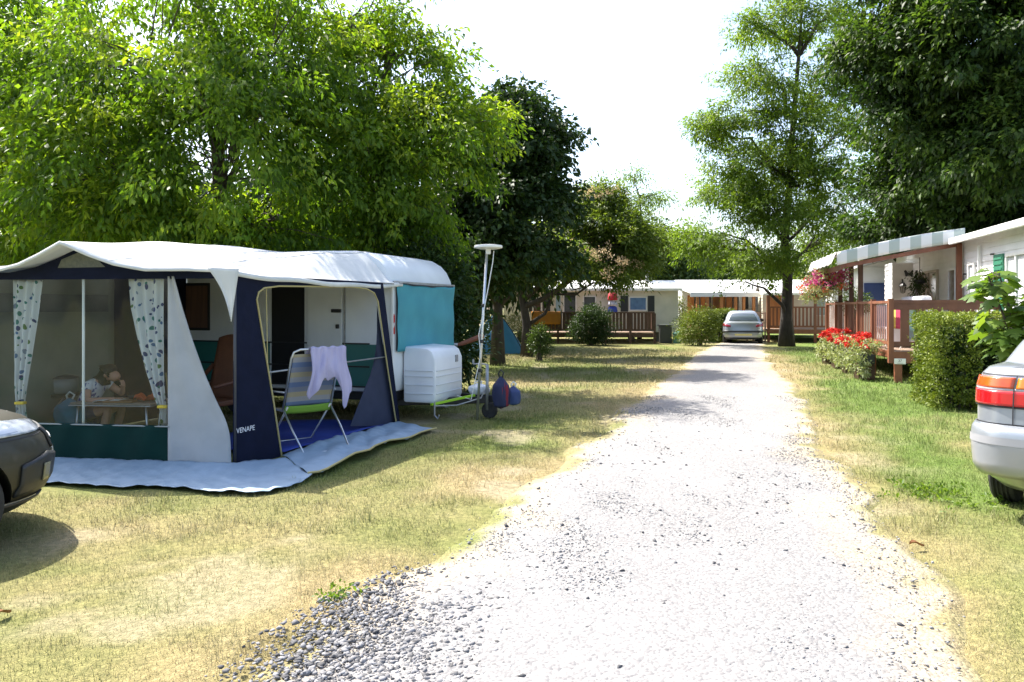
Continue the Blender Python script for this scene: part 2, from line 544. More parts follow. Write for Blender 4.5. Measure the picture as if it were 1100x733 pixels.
# dense darker chippings along the near left rim
x, y = scatter(52000, (2.4, 4.8), lambda x, y: (rs.rand(len(x)) < np.clip(1.25 - np.abs((x - (-.68 + (y - 3.3) * .12))) / .60, 0, 1) ** 1.5 * np.clip((4.75 - y) / .7, 0, 1) * (.35 + 1.1 * fbm(x * 3, y * 3))))
Ps.append(np.stack([x, y, np.full(len(x), .015)], 1)); Ss.append(.005 + .014 * rs.rand(len(x)) ** 2.6)
g = rs.rand(len(x), 1); Cs.append(np.array((.20, .197, .20))[None] * (.4 + 1.0 * g))
# chippings over the rest of the track
x, y = scatter(48000, (2.4, 14), lambda x, y: (rs.rand(len(x)) < np.clip((fbm(x * 1.2 + 8, y * .7 + 4, 4) - .34) / .3, 0, 1) * np.clip(road_d(x, y) / .3, 0, 1)))
Ps.append(np.stack([x, y, np.full(len(x), .014)], 1)); Ss.append(.0035 + .008 * rs.rand(len(x)) ** 2.6)
g = rs.rand(len(x), 1); Cs.append(np.array((.27, .268, .27))[None] * (.5 + .75 * g))
x, y = scatter(420, (2.4, 12), lambda x, y: road_d(x, y) > .05)
Ps.append(np.stack([x, y, np.full(len(x), .018)], 1)); Ss.append(.007 + .012 * rs.rand(len(x)) ** 2)
g = rs.rand(len(x), 1); Cs.append(np.array((.12, .12, .125))[None] * (.6 + .8 * g))
SM = attr_color_mat("stone_chippings", .9)
tag(stones("loose_gravel", np.concatenate(Ps), np.concatenate(Ss), np.concatenate(Cs), SM), "loose grey stone chippings scattered over the gravel track", "gravel", kind="stuff")

# grass blades
def grass(name, regions, seed, label):
    r = np.random.RandomState(seed)
    PX, PY, LN, WD = [], [], [], []
    for (x0, x1, y0, y1, n_, ln, wd) in regions:
        x = x0 + (x1 - x0) * r.rand(n_); y = y0 + (y1 - y0) * r.rand(n_)
        vis = np.abs(x) < y * .72 + .4
        rd = road_d(x, y)
        keep = vis & (r.rand(n_) < np.clip((.08 - rd + 1.1 * (fbm(x * 2.6 + 9, y * 2.6, 3) - .42)) / .3, 0, 1))
        keep &= ~((x > -7) & (x < np.where(y < 7.3, -2.02, -1.92 + (y - 7.3) * .35)) & (y > 6.6) & (y < 11.2))
        d = dryness(x, y); br = np.clip((fbm(x * 1.3 + 50, y * 1.3 + 9, 4) - .60) / .12, 0, 1)
        br = br * (1 - .75 * np.clip((x - road_lr(y)[1]) / 1.0, 0, 1))
        keep &= r.rand(n_) < (1 - .8 * br) * (.35 + .65 * fbm(x * 6, y * 6, 2))
        x, y = x[keep], y[keep]
        PX.append(x); PY.append(y); LN.append(ln * (.45 + .9 * r.rand(len(x)))); WD.append(np.full(len(x), wd))
    x = np.concatenate(PX); y = np.concatenate(PY); L = np.concatenate(LN); W = np.concatenate(WD)
    N = len(x)
    d = dryness(x, y)
    an = r.rand(N) * 6.28; lean = .25 + .9 * r.rand(N)
    dx, dy = np.cos(an), np.sin(an)
    L = L * (1.15 - .4 * d) * (1 + 1.1 * np.clip((fbm(x * 2.7 + 3, y * 2.7 + 8, 3) - .55) / .12, 0, 1))
    z0 = (fbm(x * .8, y * .8) - .5) * .05 - .012
    b0 = np.stack([x - dy * W, y + dx * W, z0], 1); b1 = np.stack([x + dy * W, y - dx * W, z0], 1)
    tp = np.stack([x + dx * L * np.sin(lean), y + dy * L * np.sin(lean), z0 + .004 + L * np.cos(lean)], 1)
    vv = np.stack([b0, b1, tp], 1).reshape(-1, 3)
    me = fast_mesh(name, vv, np.arange(3 * N).reshape(-1, 3))
    dd = np.clip(d + (r.rand(N) - .5) * .55, 0, 1)[:, None]
    right = np.clip((x - road_lr(y)[1]) / 1.0, 0, 1)[:, None]
    gcol = C_GREEN[None] * (1 - right) + C_LUSH[None] * right
    c = gcol * (1 - dd) + np.array((.37, .305, .175))[None] * dd
    c = c * (.75 + .6 * r.rand(N, 1))
    set_col(me, "c", np.repeat(c, 3, 0))
    return tag(link(name, me, attr_color_mat(name + "_blades", .6, trans=.3)), label, "grass", kind="stuff")
grass("lawn_grass", [(-5, 3.6, 2.6, 5.5, 150000, .030, .0018), (-6.5, 6, 5.5, 9, 150000, .036, .0028), (-8, 9, 9, 15, 130000, .045, .0045), (-8, 14, 15, 30, 110000, .065, .009)], 3,
      "short sun-dried grass growing on both sides of the gravel track")

# ------------------------------------------------------------------ leaves and trees
def leaf_arrays(P, D, Nn, L, W, fold=.18, droop=.12):
    """kite-shaped leaves: base P, direction D, normal Nn"""
    Wv = np.cross(D, Nn); Wv /= np.linalg.norm(Wv, axis=1)[:, None] + 1e-9
    L = L[:, None]; W = W[:, None]
    m = P + D * L * .42
    v0 = P; v1 = m + Wv * W * .5 + Nn * W * fold; v2 = P + D * L - np.array((0, 0, 1))[None] * L * droop; v3 = m - Wv * W * .5 + Nn * W * fold
    V_ = np.stack([v0, v1, v2, v3], 1).reshape(-1, 3)
    k = np.arange(len(P))[:, None] * 4
    F_ = np.concatenate([k + np.array([[0, 1, 2]]), k + np.array([[0, 2, 3]])], 0)
    return V_, F_

def unit(a):
    return a / (np.linalg.norm(a, axis=1)[:, None] + 1e-9)

def leaf_cloud(r, centers, outward, m, cr, L, W, droop_w=.5, flat=.5, vbase=None, vspread=.35, jitter=.5, spray=0.0):
    """m leaves round every cluster centre"""
    N = len(centers) * m
    C = np.repeat(centers, m, 0); O = np.repeat(outward, m, 0)
    g = r.normal(size=(N, 3)) * cr * np.array((1, 1, .75))
    P = C + g
    if spray:
        s_ = np.tile(np.linspace(0, 1, m), len(centers))[:, None]
        d0 = O * np.array((1, 1, .35)) + np.repeat(r.normal(size=centers.shape) * .45, m, 0)
        d0 = unit(d0)
        ln_ = spray * np.repeat(.6 + .7 * r.rand(len(centers), 1), m, 0)
        P = C + d0 * (s_ - .35) * ln_ - np.array((0, 0, 1))[None] * (s_ ** 2) * ln_ * .55 * droop_w + g * (.55 + .45 * np.sin(np.pi * np.clip(s_ + .15, 0, 1)))
    D = unit(O * .6 + unit(g) * .6 + r.normal(size=(N, 3)) * jitter + np.array((0, 0, -1)) * droop_w)
    up = np.array((0, 0, 1))[None] * flat + r.normal(size=(N, 3)) * .6 + O * .3
    Nn = unit(up - D * np.sum(up * D, 1)[:, None])
    ln = L * (.6 + .7 * r.rand(N)); wd = W * (.6 + .7 * r.rand(N))
    V_, F_ = leaf_arrays(P, D, Nn, ln, wd)
    vb = np.repeat(vbase if vbase is not None else np.full(len(centers), .5), m)
    v = np.clip(vb + (r.rand(N) - .5) * vspread, 0, 1)
    return V_, F_, np.repeat(v, 4)

def curve(a, b, lift, n=5, wob=0.0, r=None):
    a, b = Vector(a), Vector(b)
    pts = []
    for i in range(n + 1):
        t = i / n
        p = a.lerp(b, t) + Vector((0, 0, lift * math.sin(math.pi * t)))
        if r is not None and 0 < i < n:
            p += Vector(r.normal(size=3).tolist()) * wob
        pts.append(p)
    return pts

def make_tree(name, label, base, trunk, lobes, leafm, barkm, seed, m=22, cr=.28, L=.10, W=.05, droop=.5, flat=.4, density=1.0,
              group=None, vmode='outer', shell=.45, twigs=1, gap=.0, extra=None, cat="tree", trunk_r=.16, vspread=.35, forks=None, taper=.55, spray=0.0):
    """trunk: list of points (world); lobes: (centre Vector world, rx, ry, rz, n_clusters)"""
    r = np.random.RandomState(seed)
    base = Vector(base)
    t = thing(name, label, cat, base, group=group)
    mb = MB()
    tp = [Vector(p) - base for p in trunk]
    nT = len(tp)
    mb.tube(tp, [trunk_r * (1.35 if i == 0 else 1.0) * (1 - taper * i / (nT - 1)) for i in range(nT)], 10)
    for fk in (forks or []):
        fp = [Vector(p) - base for p in fk]
        mb.tube(fp, [trunk_r * .62 * (1 - .5 * i / (len(fp) - 1)) for i in range(len(fp))], 8)
    VV, FF, AA = [], [], []
    off = 0
    for (c, rx, ry, rz, nc) in lobes:
        c = Vector(c) - base
        nc = int(nc * density)
        # limb from the trunk
        hz = c.z - .55 * math.hypot(c.x, c.y) - .4 * rz
        best = min(tp[1:], key=lambda p: abs(p.z - hz) + .2 * (p - c).length)
        lr = max(.025, min(.09, trunk_r * .42))
        cv = curve(best, c, .12 * (best - c).length, 5, .12, r)
        mb.tube(cv, [lr * (1 - .75 * i / 5) for i in range(6)], 6)
        d = unit(r.normal(size=(nc, 3)))
        rad = (shell + (1 - shell) * r.rand(nc) ** .6)
        lump = 1 + .22 * np.sin(d[:, 0] * 5.1 + seed) * np.sin(d[:, 1] * 4.3 + 1.7 * seed) + .14 * np.sin(d[:, 2] * 7 + d[:, 0] * 6)
        P = d * np.array((rx, ry, rz))[None] * (rad * lump)[:, None] + np.array(c)[None]
        if gap > 0:
            q = P * .9
            h = np.sin(q[:, 0] * 2.1 + q[:, 2] * 1.3 + seed) + np.sin(q[:, 1] * 2.4 - q[:, 2] * 1.7) + np.sin(q[:, 2] * 2.9 + q[:, 0] * .9)
            kp = h > (-3 + 6 * gap) * .5
            P, d, rad = P[kp], d[kp], rad[kp]
        if len(P) == 0: continue
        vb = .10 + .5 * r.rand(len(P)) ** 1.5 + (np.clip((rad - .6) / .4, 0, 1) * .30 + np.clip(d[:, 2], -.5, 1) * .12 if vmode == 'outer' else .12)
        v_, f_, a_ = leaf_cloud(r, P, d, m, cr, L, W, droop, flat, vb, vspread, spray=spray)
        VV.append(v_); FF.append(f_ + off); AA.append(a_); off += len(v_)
        if twigs:
            for k in range(0, len(P), max(1, int(4 / twigs))):
                e = Vector(P[k].tolist())
                s0 = cv[-1].lerp(cv[2], r.rand())
                mb.tube([s0, s0.lerp(e, .5) + Vector((0, 0, .08)), e], [.02, .013, .005], 4, cap=False)
    tr = mb.build("trunk", barkm, t, smooth=True)
    me = fast_mesh("crown", np.concatenate(VV), np.concatenate(FF)); set_attr(me, "v", np.concatenate(AA))
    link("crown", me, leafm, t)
    return t

def lobe(px, py, rpx, Y, n, rz=None, ry=None, dy=0):
    c = at(px, py, Y)
    s = Y / FPX
    rx = rpx * s
    return (c, rx, (ry if ry else rx), (rz * s if rz else rx * .85), n)

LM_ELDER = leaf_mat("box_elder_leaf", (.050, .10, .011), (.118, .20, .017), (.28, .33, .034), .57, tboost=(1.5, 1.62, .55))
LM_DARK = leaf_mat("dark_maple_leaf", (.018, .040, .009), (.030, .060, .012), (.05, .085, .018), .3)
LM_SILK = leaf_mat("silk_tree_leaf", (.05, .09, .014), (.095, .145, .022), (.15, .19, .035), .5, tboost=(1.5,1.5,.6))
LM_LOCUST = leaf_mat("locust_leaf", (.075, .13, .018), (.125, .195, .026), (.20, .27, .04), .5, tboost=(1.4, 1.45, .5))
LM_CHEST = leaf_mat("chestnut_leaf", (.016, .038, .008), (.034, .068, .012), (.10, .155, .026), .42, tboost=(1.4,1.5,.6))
LM_HEDGE = leaf_mat("hedge_leaf", (.07, .11, .012), (.14, .185, .02), (.25, .29, .045), .25)
LM_FIG = leaf_mat("fig_leaf", (.07, .135, .018), (.12, .195, .028), (.18, .26, .045), .45, tboost=(1.4,1.4,.6))
LM_BUSH = leaf_mat("bush_leaf", (.03, .06, .012), (.055, .095, .018), (.10, .14, .03), .3)
LM_PALE = leaf_mat("pale_bush_leaf", (.10, .13, .04), (.16, .19, .06), (.24, .25, .10), .35)

# near light-green maples behind the awning
b1 = V(-5.6, 14.6, 0)
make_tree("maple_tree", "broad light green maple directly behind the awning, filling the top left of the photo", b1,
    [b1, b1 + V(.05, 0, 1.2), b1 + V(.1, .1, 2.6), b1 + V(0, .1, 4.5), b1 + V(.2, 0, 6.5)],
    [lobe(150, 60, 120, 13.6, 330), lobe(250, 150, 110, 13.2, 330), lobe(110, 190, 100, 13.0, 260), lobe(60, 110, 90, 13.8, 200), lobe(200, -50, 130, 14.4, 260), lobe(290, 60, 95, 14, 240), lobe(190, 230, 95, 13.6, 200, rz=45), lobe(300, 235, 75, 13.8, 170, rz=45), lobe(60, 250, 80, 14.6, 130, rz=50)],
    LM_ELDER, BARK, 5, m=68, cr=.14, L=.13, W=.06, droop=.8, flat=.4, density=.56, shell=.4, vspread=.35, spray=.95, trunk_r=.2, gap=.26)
b2 = V(-2.6, 16.2, 0)
make_tree("maple_tree", "light green maple behind the caravan, its crown sloping down to the right", b2,
    [b2, b2 + V(0, .05, 1.3), b2 + V(.1, 0, 2.8), b2 + V(-.1, .1, 4.8), b2 + V(.0, 0, 6.8)],
    [lobe(400, 95, 88, 15.6, 340), lobe(455, 150, 72, 15.2, 300), lobe(380, 190, 90, 14.8, 280), lobe(350, 20, 85, 16, 220), lobe(425, 60, 45, 15.9, 100), lobe(475, 215, 45, 15.4, 130), lobe(420, 240, 62, 15, 170, rz=42), lobe(505, 125, 26, 15.8, 45)],
    LM_ELDER, BARK, 9, m=68, cr=.14, L=.13, W=.06, droop=.8, flat=.4, density=.56, shell=.4, vspread=.35, spray=.95, trunk_r=.18, gap=.24)
b3 = V(-10.5, 16.5, 0)
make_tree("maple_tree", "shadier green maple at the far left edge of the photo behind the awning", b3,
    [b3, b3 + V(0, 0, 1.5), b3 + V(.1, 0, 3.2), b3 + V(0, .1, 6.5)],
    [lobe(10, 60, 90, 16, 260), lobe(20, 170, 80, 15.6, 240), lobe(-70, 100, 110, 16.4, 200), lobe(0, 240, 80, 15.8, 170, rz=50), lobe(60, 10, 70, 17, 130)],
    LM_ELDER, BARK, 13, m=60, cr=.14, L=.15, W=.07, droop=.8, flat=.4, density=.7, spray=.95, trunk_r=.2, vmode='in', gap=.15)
b4 = V(-.4, 21.6, 0)
make_tree("maple_tree", "dark leafy maple standing between the light maples and the silk tree", b4,
    [b4, b4 + V(0, 0, 1.6), b4 + V(-.1, .1, 3.2), b4 + V(0, 0, 6.0)],
    [lobe(545, 150, 48, 21, 170), lobe(575, 145, 34, 21.5, 80, rz=22), lobe(530, 220, 62, 20.6, 230), lobe(575, 215, 38, 21, 110), lobe(510, 165, 50, 22, 130), lobe(550, 258, 55, 20.6, 190, rz=32), lobe(500, 272, 55, 20, 180), lobe(590, 262, 22, 21, 50), lobe(548, 112, 22, 21.4, 50)],
    LM_DARK, BARKD, 17, m=60, cr=.20, L=.17, W=.11, density=.75, spray=1.0, droop=.45, flat=.6, trunk_r=.17, vmode='in', gap=.08)

# silk tree with fading flowers
b5 = gp(566, 383)
Yb = b5.y
make_tree("silk_tree", "spreading silk tree with peach flower tufts and a forked trunk", b5,
    [b5, at(566, 350, Yb), at(562, 325, Yb), at(556, 305, Yb), at(575, 280, Yb)],
    [lobe(640, 245, 44, Yb + .6, 170, rz=34), lobe(668, 262, 34, Yb, 120, rz=28), lobe(615, 272, 36, Yb - .8, 100, rz=13), lobe(660, 280, 38, Yb - .6, 110, rz=14), lobe(640, 215, 28, Yb + .8, 80, rz=16), lobe(590, 286, 26, Yb - 1, 44, rz=11), lobe(690, 255, 18, Yb + 1, 50, rz=12), lobe(560, 285, 20, Yb, 34, rz=11), lobe(655, 303, 12, Yb - .8, 14, rz=8)],
    LM_SILK, BARKD, 21, m=60, cr=.16, L=.15, W=.055, density=1.2, spray=.9, droop=.25, flat=1.0, trunk_r=.17, forks=[[at(562, 330, Yb), at(582, 322, Yb - .3), at(604, 308, Yb - .5), at(640, 280, Yb)]], gap=.1)
silk = [o for o in COL.objects if o.name.startswith("silk_tree")][0]
r = np.random.RandomState(5)
fl = []
for (px, py, w_, h_, nn) in ((620, 272, 30, 9, 60), (645, 208, 26, 6, 45), (590, 292, 14, 8, 14), (668, 285, 22, 8, 20), (650, 296, 18, 8, 14)):
    for k in range(nn):
        p = at(px + r.normal() * w_ * .5, py + r.normal() * h_ * .6, Yb - 1.1 + r.normal() * .5 + (1.4 if py < 230 else 0))
        fl.append(np.array(p - b5))
fl = np.array(fl)
v_, f_, a_ = leaf_cloud(r, fl, unit(r.normal(size=fl.shape) + np.array((0, 0, .8))), 16, .06, .09, .03, -.6, .3)
me = fast_mesh("blossom", v_, f_); set_attr(me, "v", a_)
link("blossom", me, leaf_mat("silk_blossom", (.50, .36, .18), (.62, .46, .26), (.66, .52, .34), .4, tboost=(1, 1, 1)), silk)

# thin tree rising behind
b6 = V(6.6, 40, 0)
make_tree("thin_tree", "thin wispy tree rising alone behind the silk tree", b6, [b6, b6 + V(.1, 0, 2.5), b6 + V(.2, 0, 4.8), b6 + V(.0, 0, 7.4)],
    [lobe(680, 190, 15, 40, 26, rz=8), lobe(700, 214, 20, 40, 36, rz=8), lobe(675, 232, 22, 40, 50, rz=18), lobe(690, 250, 25, 40, 60), lobe(712, 216, 10, 40, 12, rz=5)], LM_LOCUST, BARK, 25, m=24, cr=.28, L=.16, W=.06, flat=.8, trunk_r=.1)

# acacia on the right of the track
b7 = gp(845, 372)
Ya = b7.y
make_tree("acacia_tree", "tall feathery acacia with a bare trunk beside the silver hatchback", b7,
    [b7, at(845, 340, Ya), at(846, 300, Ya), at(843, 262, Ya), at(848, 200, Ya), at(852, 130, Ya), at(858, 60, Ya), at(862, 5, Ya)],
    [lobe(840, 20, 40, Ya, 110, rz=20), lobe(880, 30, 34, Ya + 1, 70, rz=20), lobe(815, 28, 26, Ya - 1, 36, rz=12), lobe(905, 12, 22, Ya + 1, 30, rz=12), lobe(860, -40, 50, Ya, 100, rz=32),
     lobe(830, 80, 46, Ya - .5, 120, rz=22), lobe(885, 95, 42, Ya + .6, 110, rz=24), lobe(800, 120, 44, Ya - 1, 120, rz=20), lobe(850, 135, 50, Ya - 1.2, 150, rz=24), lobe(770, 138, 28, Ya - .5, 54, rz=14), lobe(905, 140, 28, Ya + .5, 70, rz=22),
     lobe(815, 175, 52, Ya - .8, 150, rz=20), lobe(880, 185, 48, Ya - .4, 150, rz=26), lobe(785, 205, 40, Ya - .6, 100, rz=18), lobe(835, 225, 48, Ya - 1.2, 130, rz=20), lobe(900, 225, 34, Ya + .4, 90, rz=22), lobe(775, 250, 42, Ya - .2, 110, rz=20), lobe(810, 280, 40, Ya - 1, 100, rz=16), lobe(880, 260, 36, Ya, 80, rz=18), lobe(745, 258, 26, Ya + 1, 46, rz=14), lobe(800, 302, 22, Ya - 1.4, 30, rz=7)],
    LM_LOCUST, BARKD, 29, m=66, cr=.17, L=.16, W=.065, droop=.40, flat=1.2, trunk_r=.27, taper=.85, gap=.30, density=.92, spray=1.2, vspread=.5)

# large dark chestnuts behind the right-hand home
b8 = V(13.2, 24.5, 0)
make_tree("chestnut_tree", "huge dark chestnut overhanging the striped terrace awning, at the right edge of the photo", b8,
    [b8, b8 + V(0, 0, 2), b8 + V(.2, 0, 4.5), b8 + V(-.1, 0, 7.5), b8 + V(0, 0, 10)],
    [lobe(985, 60, 75, 22, 240), lobe(1060, 40, 85, 20.5, 300), lobe(1010, 140, 70, 22.5, 260), lobe(1080, 140, 75, 20.5, 280), lobe(960, 110, 40, 22, 90), lobe(975, 200, 55, 24, 190), lobe(1040, 210, 60, 23, 220), lobe(1110, 220, 60, 22, 180), lobe(1000, -40, 80, 22, 200), lobe(1100, -60, 110, 20.5, 240), lobe(960, 235, 42, 25, 120, rz=30), lobe(930, 50, 28, 23, 50)],
    LM_CHEST, BARKD, 33, m=110, cr=.22, L=.185, W=.095, droop=.5, flat=1.3, density=.72, spray=1.2, vspread=.5, trunk_r=.3, gap=.24)
b9 = V(19.5, 27, 0)
make_tree("chestnut_tree", "second dark chestnut farther right, behind the white mobile home roof", b9, [b9, b9 + V(0, 0, 2), b9 + V(0, 0, 5), b9 + V(0, 0, 9)],
    [lobe(1090, 200, 70, 26, 140), lobe(1130, 120, 90, 26, 160), lobe(1050, 240, 60, 26, 130, rz=35), lobe(1130, 260, 60, 26, 100), lobe(990, 250, 50, 27, 100, rz=25)], LM_CHEST, BARKD, 37, m=100, cr=.24, L=.19, W=.10, density=.75, flat=1.3, spray=1.2, trunk_r=.28)

# trees closing the background
BGT = [(-14, 30, 9, 5, LM_DARK, "dark tree in the background behind the left maples, farthest left", 1), (-7.5, 28, 8, 4.5, LM_DARK, "dark background tree behind the awning's roof", 2), (-1.5, 31, 7.5, 4, LM_DARK, "dark background tree behind the dark maple", 3),
       (3.6, 48, 7, 4, LM_SILK, "green tree behind the left part of the cream mobile home", 4), (10.3, 56, 7.6, 3.6, LM_BUSH, "rounded dull green tree behind the gap between the two white-roofed homes", 5), (15.5, 60, 7.2, 4.2, LM_BUSH, "rounded green tree beyond the orange terrace", 6), (23.5, 58, 6.6, 4.2, LM_SILK, "light green tree beyond the acacia trunk, right of the track's end", 7), (19.0, 66, 5.4, 4, LM_SILK, "low green tree farthest beyond the end of the track", 8), (27, 50, 7.5, 4.2, LM_CHEST, "dark tree beyond the striped terrace awning", 9)]
for (x, y, h_, rr, lm, lab, sd) in BGT:
    b = V(x, y, 0)
    rg = random.Random(sd)
    lobs = []
    for k in range(7):
        a_ = rg.random() * 6.28
        lobs.append((b + V(math.cos(a_) * rr * .5, math.sin(a_) * rr * .4, h_ * (.3 + .42 * rg.random())), rr * .55, rr * .5, h_ * .22, 60))
    lobs.append((b + V(0, 0, h_ * .78), rr * .5, rr * .5, h_ * .2, 60))
    make_tree("background_tree", lab, b, [b, b + V(0, 0, h_ * .3), b + V(.1, 0, h_ * .75)], lobs, lm, BARKD, 50 + sd, m=26, cr=.5, L=.30, W=.17, flat=.6, trunk_r=.18, twigs=0, group="trees closing the background")

# ------------------------------------------------------------------ shrubs
def shrub(name, label, base, lobes, lm, seed, m=26, cr=.10, L=.06, W=.035, cat="shrub", stems=6, group=None, droop=.1, flat=.4, boxy=None, shell=.5):
    r = np.random.RandomState(seed)
    base = Vector(base)
    t = thing(name, label, cat, base, group=group)
    VV, FF, AA = [], [], []; off = 0
    mb = MB()
    for (c, rx, ry, rz, nc) in lobes:
        c = Vector(c) - base
        d = unit(r.normal(size=(nc, 3))); rad = shell + (1 - shell) * r.rand(nc) ** .6
        P = d * np.array((rx, ry, rz))[None] * rad[:, None] * (1 + .15 * r.normal(size=(nc, 1))) + np.array(c)[None]
        P[:, 2] = np.maximum(P[:, 2], .05)
        vb = .2 + .5 * r.rand(nc) + .2 * np.clip(d[:, 2], 0, 1)
        v_, f_, a_ = leaf_cloud(r, P, d, m, cr, L, W, droop, flat, vb, .4)
        VV.append(v_); FF.append(f_ + off); AA.append(a_); off += len(v_)
        for k in range(stems):
            e = Vector(P[r.randint(nc)].tolist())
            mb.tube([V(r.normal() * .06, r.normal() * .06, -.02), V(e.x * .4, e.y * .4, e.z * .55), e], [.018, .012, .005], 5, cap=False)
    mb.build("stem", BARK, t)
    me = fast_mesh("foliage", np.concatenate(VV), np.concatenate(FF)); set_attr(me, "v", np.concatenate(AA))
    link("foliage", me, lm, t)
    return t
def box_hedge(name, label, loc, rz, size, lm, seed, n_, m=16, L=.05, W=.03, cat="hedge", inner=BARKD):
    """clipped hedge: leaf shell over a core of twigs"""
    r = np.random.RandomState(seed)
    t = thing(name, label, cat, loc, rz)
    sx, sy, sz = size
    A = np.array([sy * sz, sy * sz, sx * sz, sx * sz, sx * sy * 1.3]); A = A / A.sum()
    P, D = [], []
    for f in range(5):
        k = int(n_ * A[f]); u = r.rand(k); v = r.rand(k); dp = .16 * r.rand(k) ** 1.5
        if f == 0: p = np.stack([-sx / 2 + dp, (u - .5) * sy, v * sz], 1); d = (-1, 0, 0)
        if f == 1: p = np.stack([sx / 2 - dp, (u - .5) * sy, v * sz], 1); d = (1, 0, 0)
        if f == 2: p = np.stack([(u - .5) * sx, -sy / 2 + dp, v * sz], 1); d = (0, -1, 0)
        if f == 3: p = np.stack([(u - .5) * sx, sy / 2 - dp, v * sz], 1); d = (0, 1, 0)
        if f == 4: p = np.stack([(u - .5) * sx, (v - .5) * sy, sz - dp], 1); d = (0, 0, 1)
        P.append(p); D.append(np.repeat(np.array([d], float), k, 0))
    P = np.concatenate(P); D = np.concatenate(D)
    # rounded, uneven outline
    wob = (np.sin(P[:, 0] * 4 + P[:, 2] * 3) + np.sin(P[:, 1] * 5 - P[:, 2] * 4) + np.sin(P[:, 2] * 9 + P[:, 0] * 7)) * .014
    top = np.clip((P[:, 2] - (sz - .12)) / .12, 0, 1) ** 2
    P = P + D * wob[:, None]
    P[:, 0] *= 1 - .05 * top; P[:, 1] *= 1 - .05 * top
    P[:, 2] = np.maximum(P[:, 2], .04)
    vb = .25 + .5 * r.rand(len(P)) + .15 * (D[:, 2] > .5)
    v_, f_, a_ = leaf_cloud(r, P, D, m, .038, L, W, -.15, .2, vb, .45, jitter=.6)
    me = fast_mesh("foliage", v_, f_); set_attr(me, "v", a_); link("foliage", me, lm, t)
    mb = MB()
    for k in range(90):
        x, y = (r.rand() - .5) * sx * .8, (r.rand() - .5) * sy * .8
        e = Vector(P[r.randint(len(P))].tolist())
        mb.tube([V(x, y, -.02), V(x * .8 + e.x * .2, y * .8 + e.y * .2, sz * .4), e * .93], [.02, .014, .005], 5, cap=False)
    mb.build("stem", inner, t)
    # dense inner leaves in a dark colour to deepen the hedge's shade
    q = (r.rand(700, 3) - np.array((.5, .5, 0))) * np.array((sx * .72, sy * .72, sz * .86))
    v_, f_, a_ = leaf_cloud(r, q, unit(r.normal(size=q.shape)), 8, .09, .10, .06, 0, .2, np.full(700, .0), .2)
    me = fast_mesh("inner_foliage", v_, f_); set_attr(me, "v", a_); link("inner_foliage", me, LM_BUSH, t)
    return t
# ------------------------------------------------------------------ caravan (local frame: x towards the drawbar, y across, z up)
KX, KY = -1.65, 10.63
CRZ = R(-20)
car_van = thing("caravan", "small white touring caravan with a teal covered front window, joined to the navy awning", "caravan", (KX, KY, 0), CRZ)
CM = Matrix.Translation((KX, KY, 0)) @ Matrix.Rotation(CRZ, 4, 'Z')
W_CAR = mat("caravan_white", (.74, .76, .77), .4, (.66, .68, .69), 2.2, bump=.06, bscale=9)
prof = [(-4.7, .42), (-.04, .42), (0, .75), (0, 1.86), (-.03, 2.02), (-.10, 2.16), (-.20, 2.27), (-.36, 2.36), (-.6, 2.405), (-1.2, 2.42), (-4.0, 2.42), (-4.35, 2.37), (-4.6, 2.2), (-4.7, 1.9)]
b = MB().prism([(x, 0, z) for x, z in prof], (0, 2.05, 0))
b.build("body", W_CAR, car_van, bevel=.05, auto=True)
b = MB().bar((-.35, -.012, 1.10), (-4.6, -.012, 1.10), .02, .02); b.bar((-.35, -.012, .78), (-4.6, -.012, .78), .015, .02); b.bar((-.35, -.012, .50), (-4.6, -.012, .50), .02, .02)
b.build("trim_strip", BLKPL, car_van)
b = MB().bx(-1.36, -.02, -.006, -.001, .51, 1.09); b.bx(-4.65, -2.02, -.006, -.001, .51, 1.09)
b.build("teal_band", mat("teal_paint", (.03, .16, .14), .45), car_van)
b = MB().bx(-1.98, -1.42, -.01, -.001, .5, 2.1); b.build("doorway_shade", DARKM, car_van)  # flat black sheet painting the unlit interior behind the open door
b = MB(); b.bx(-1.36, -.78, -.035, -.004, .98, 2.12); b.build("door", W_CAR, car_van, bevel=.01)
dl = [o for o in car_van.children if o.name.startswith("door") and not o.name.startswith("doorway_shade")][-1]
b = MB(); b.box((-.86, -.05, 1.56), (.16, .03, .05)); b.build("handle", BLKPL, dl, bevel=.008)
b = MB(); b.box((-.84, -.05, 1.34), (.05, .03, .06)); b.build("lock", BLKPL, dl, bevel=.008)
b = MB(); b.bar((-.745, -.012, .5), (-.745, -.012, 2.12), .022, .02); b.build("door_frame", GALV, car_van)
b = MB(); b.bx(-3.75, -3.1, -.02, -.002, 1.26, 1.98); w_ = b.build("side_window", BLKPL, car_van, bevel=.02)
b = MB(); b.bx(-3.71, -3.14, -.024, -.019, 1.30, 1.94); b.build("curtained_pane", mat("brown_curtain", (.16, .085, .055), .5, (.11, .06, .045), 5, stretch=(4, 1, .3)), w_)
b = MB(); b.bx(-4.5, -2.1, -.03, -.005, 2.06, 2.10); b.build("awning_rail", BLKPL, car_van)
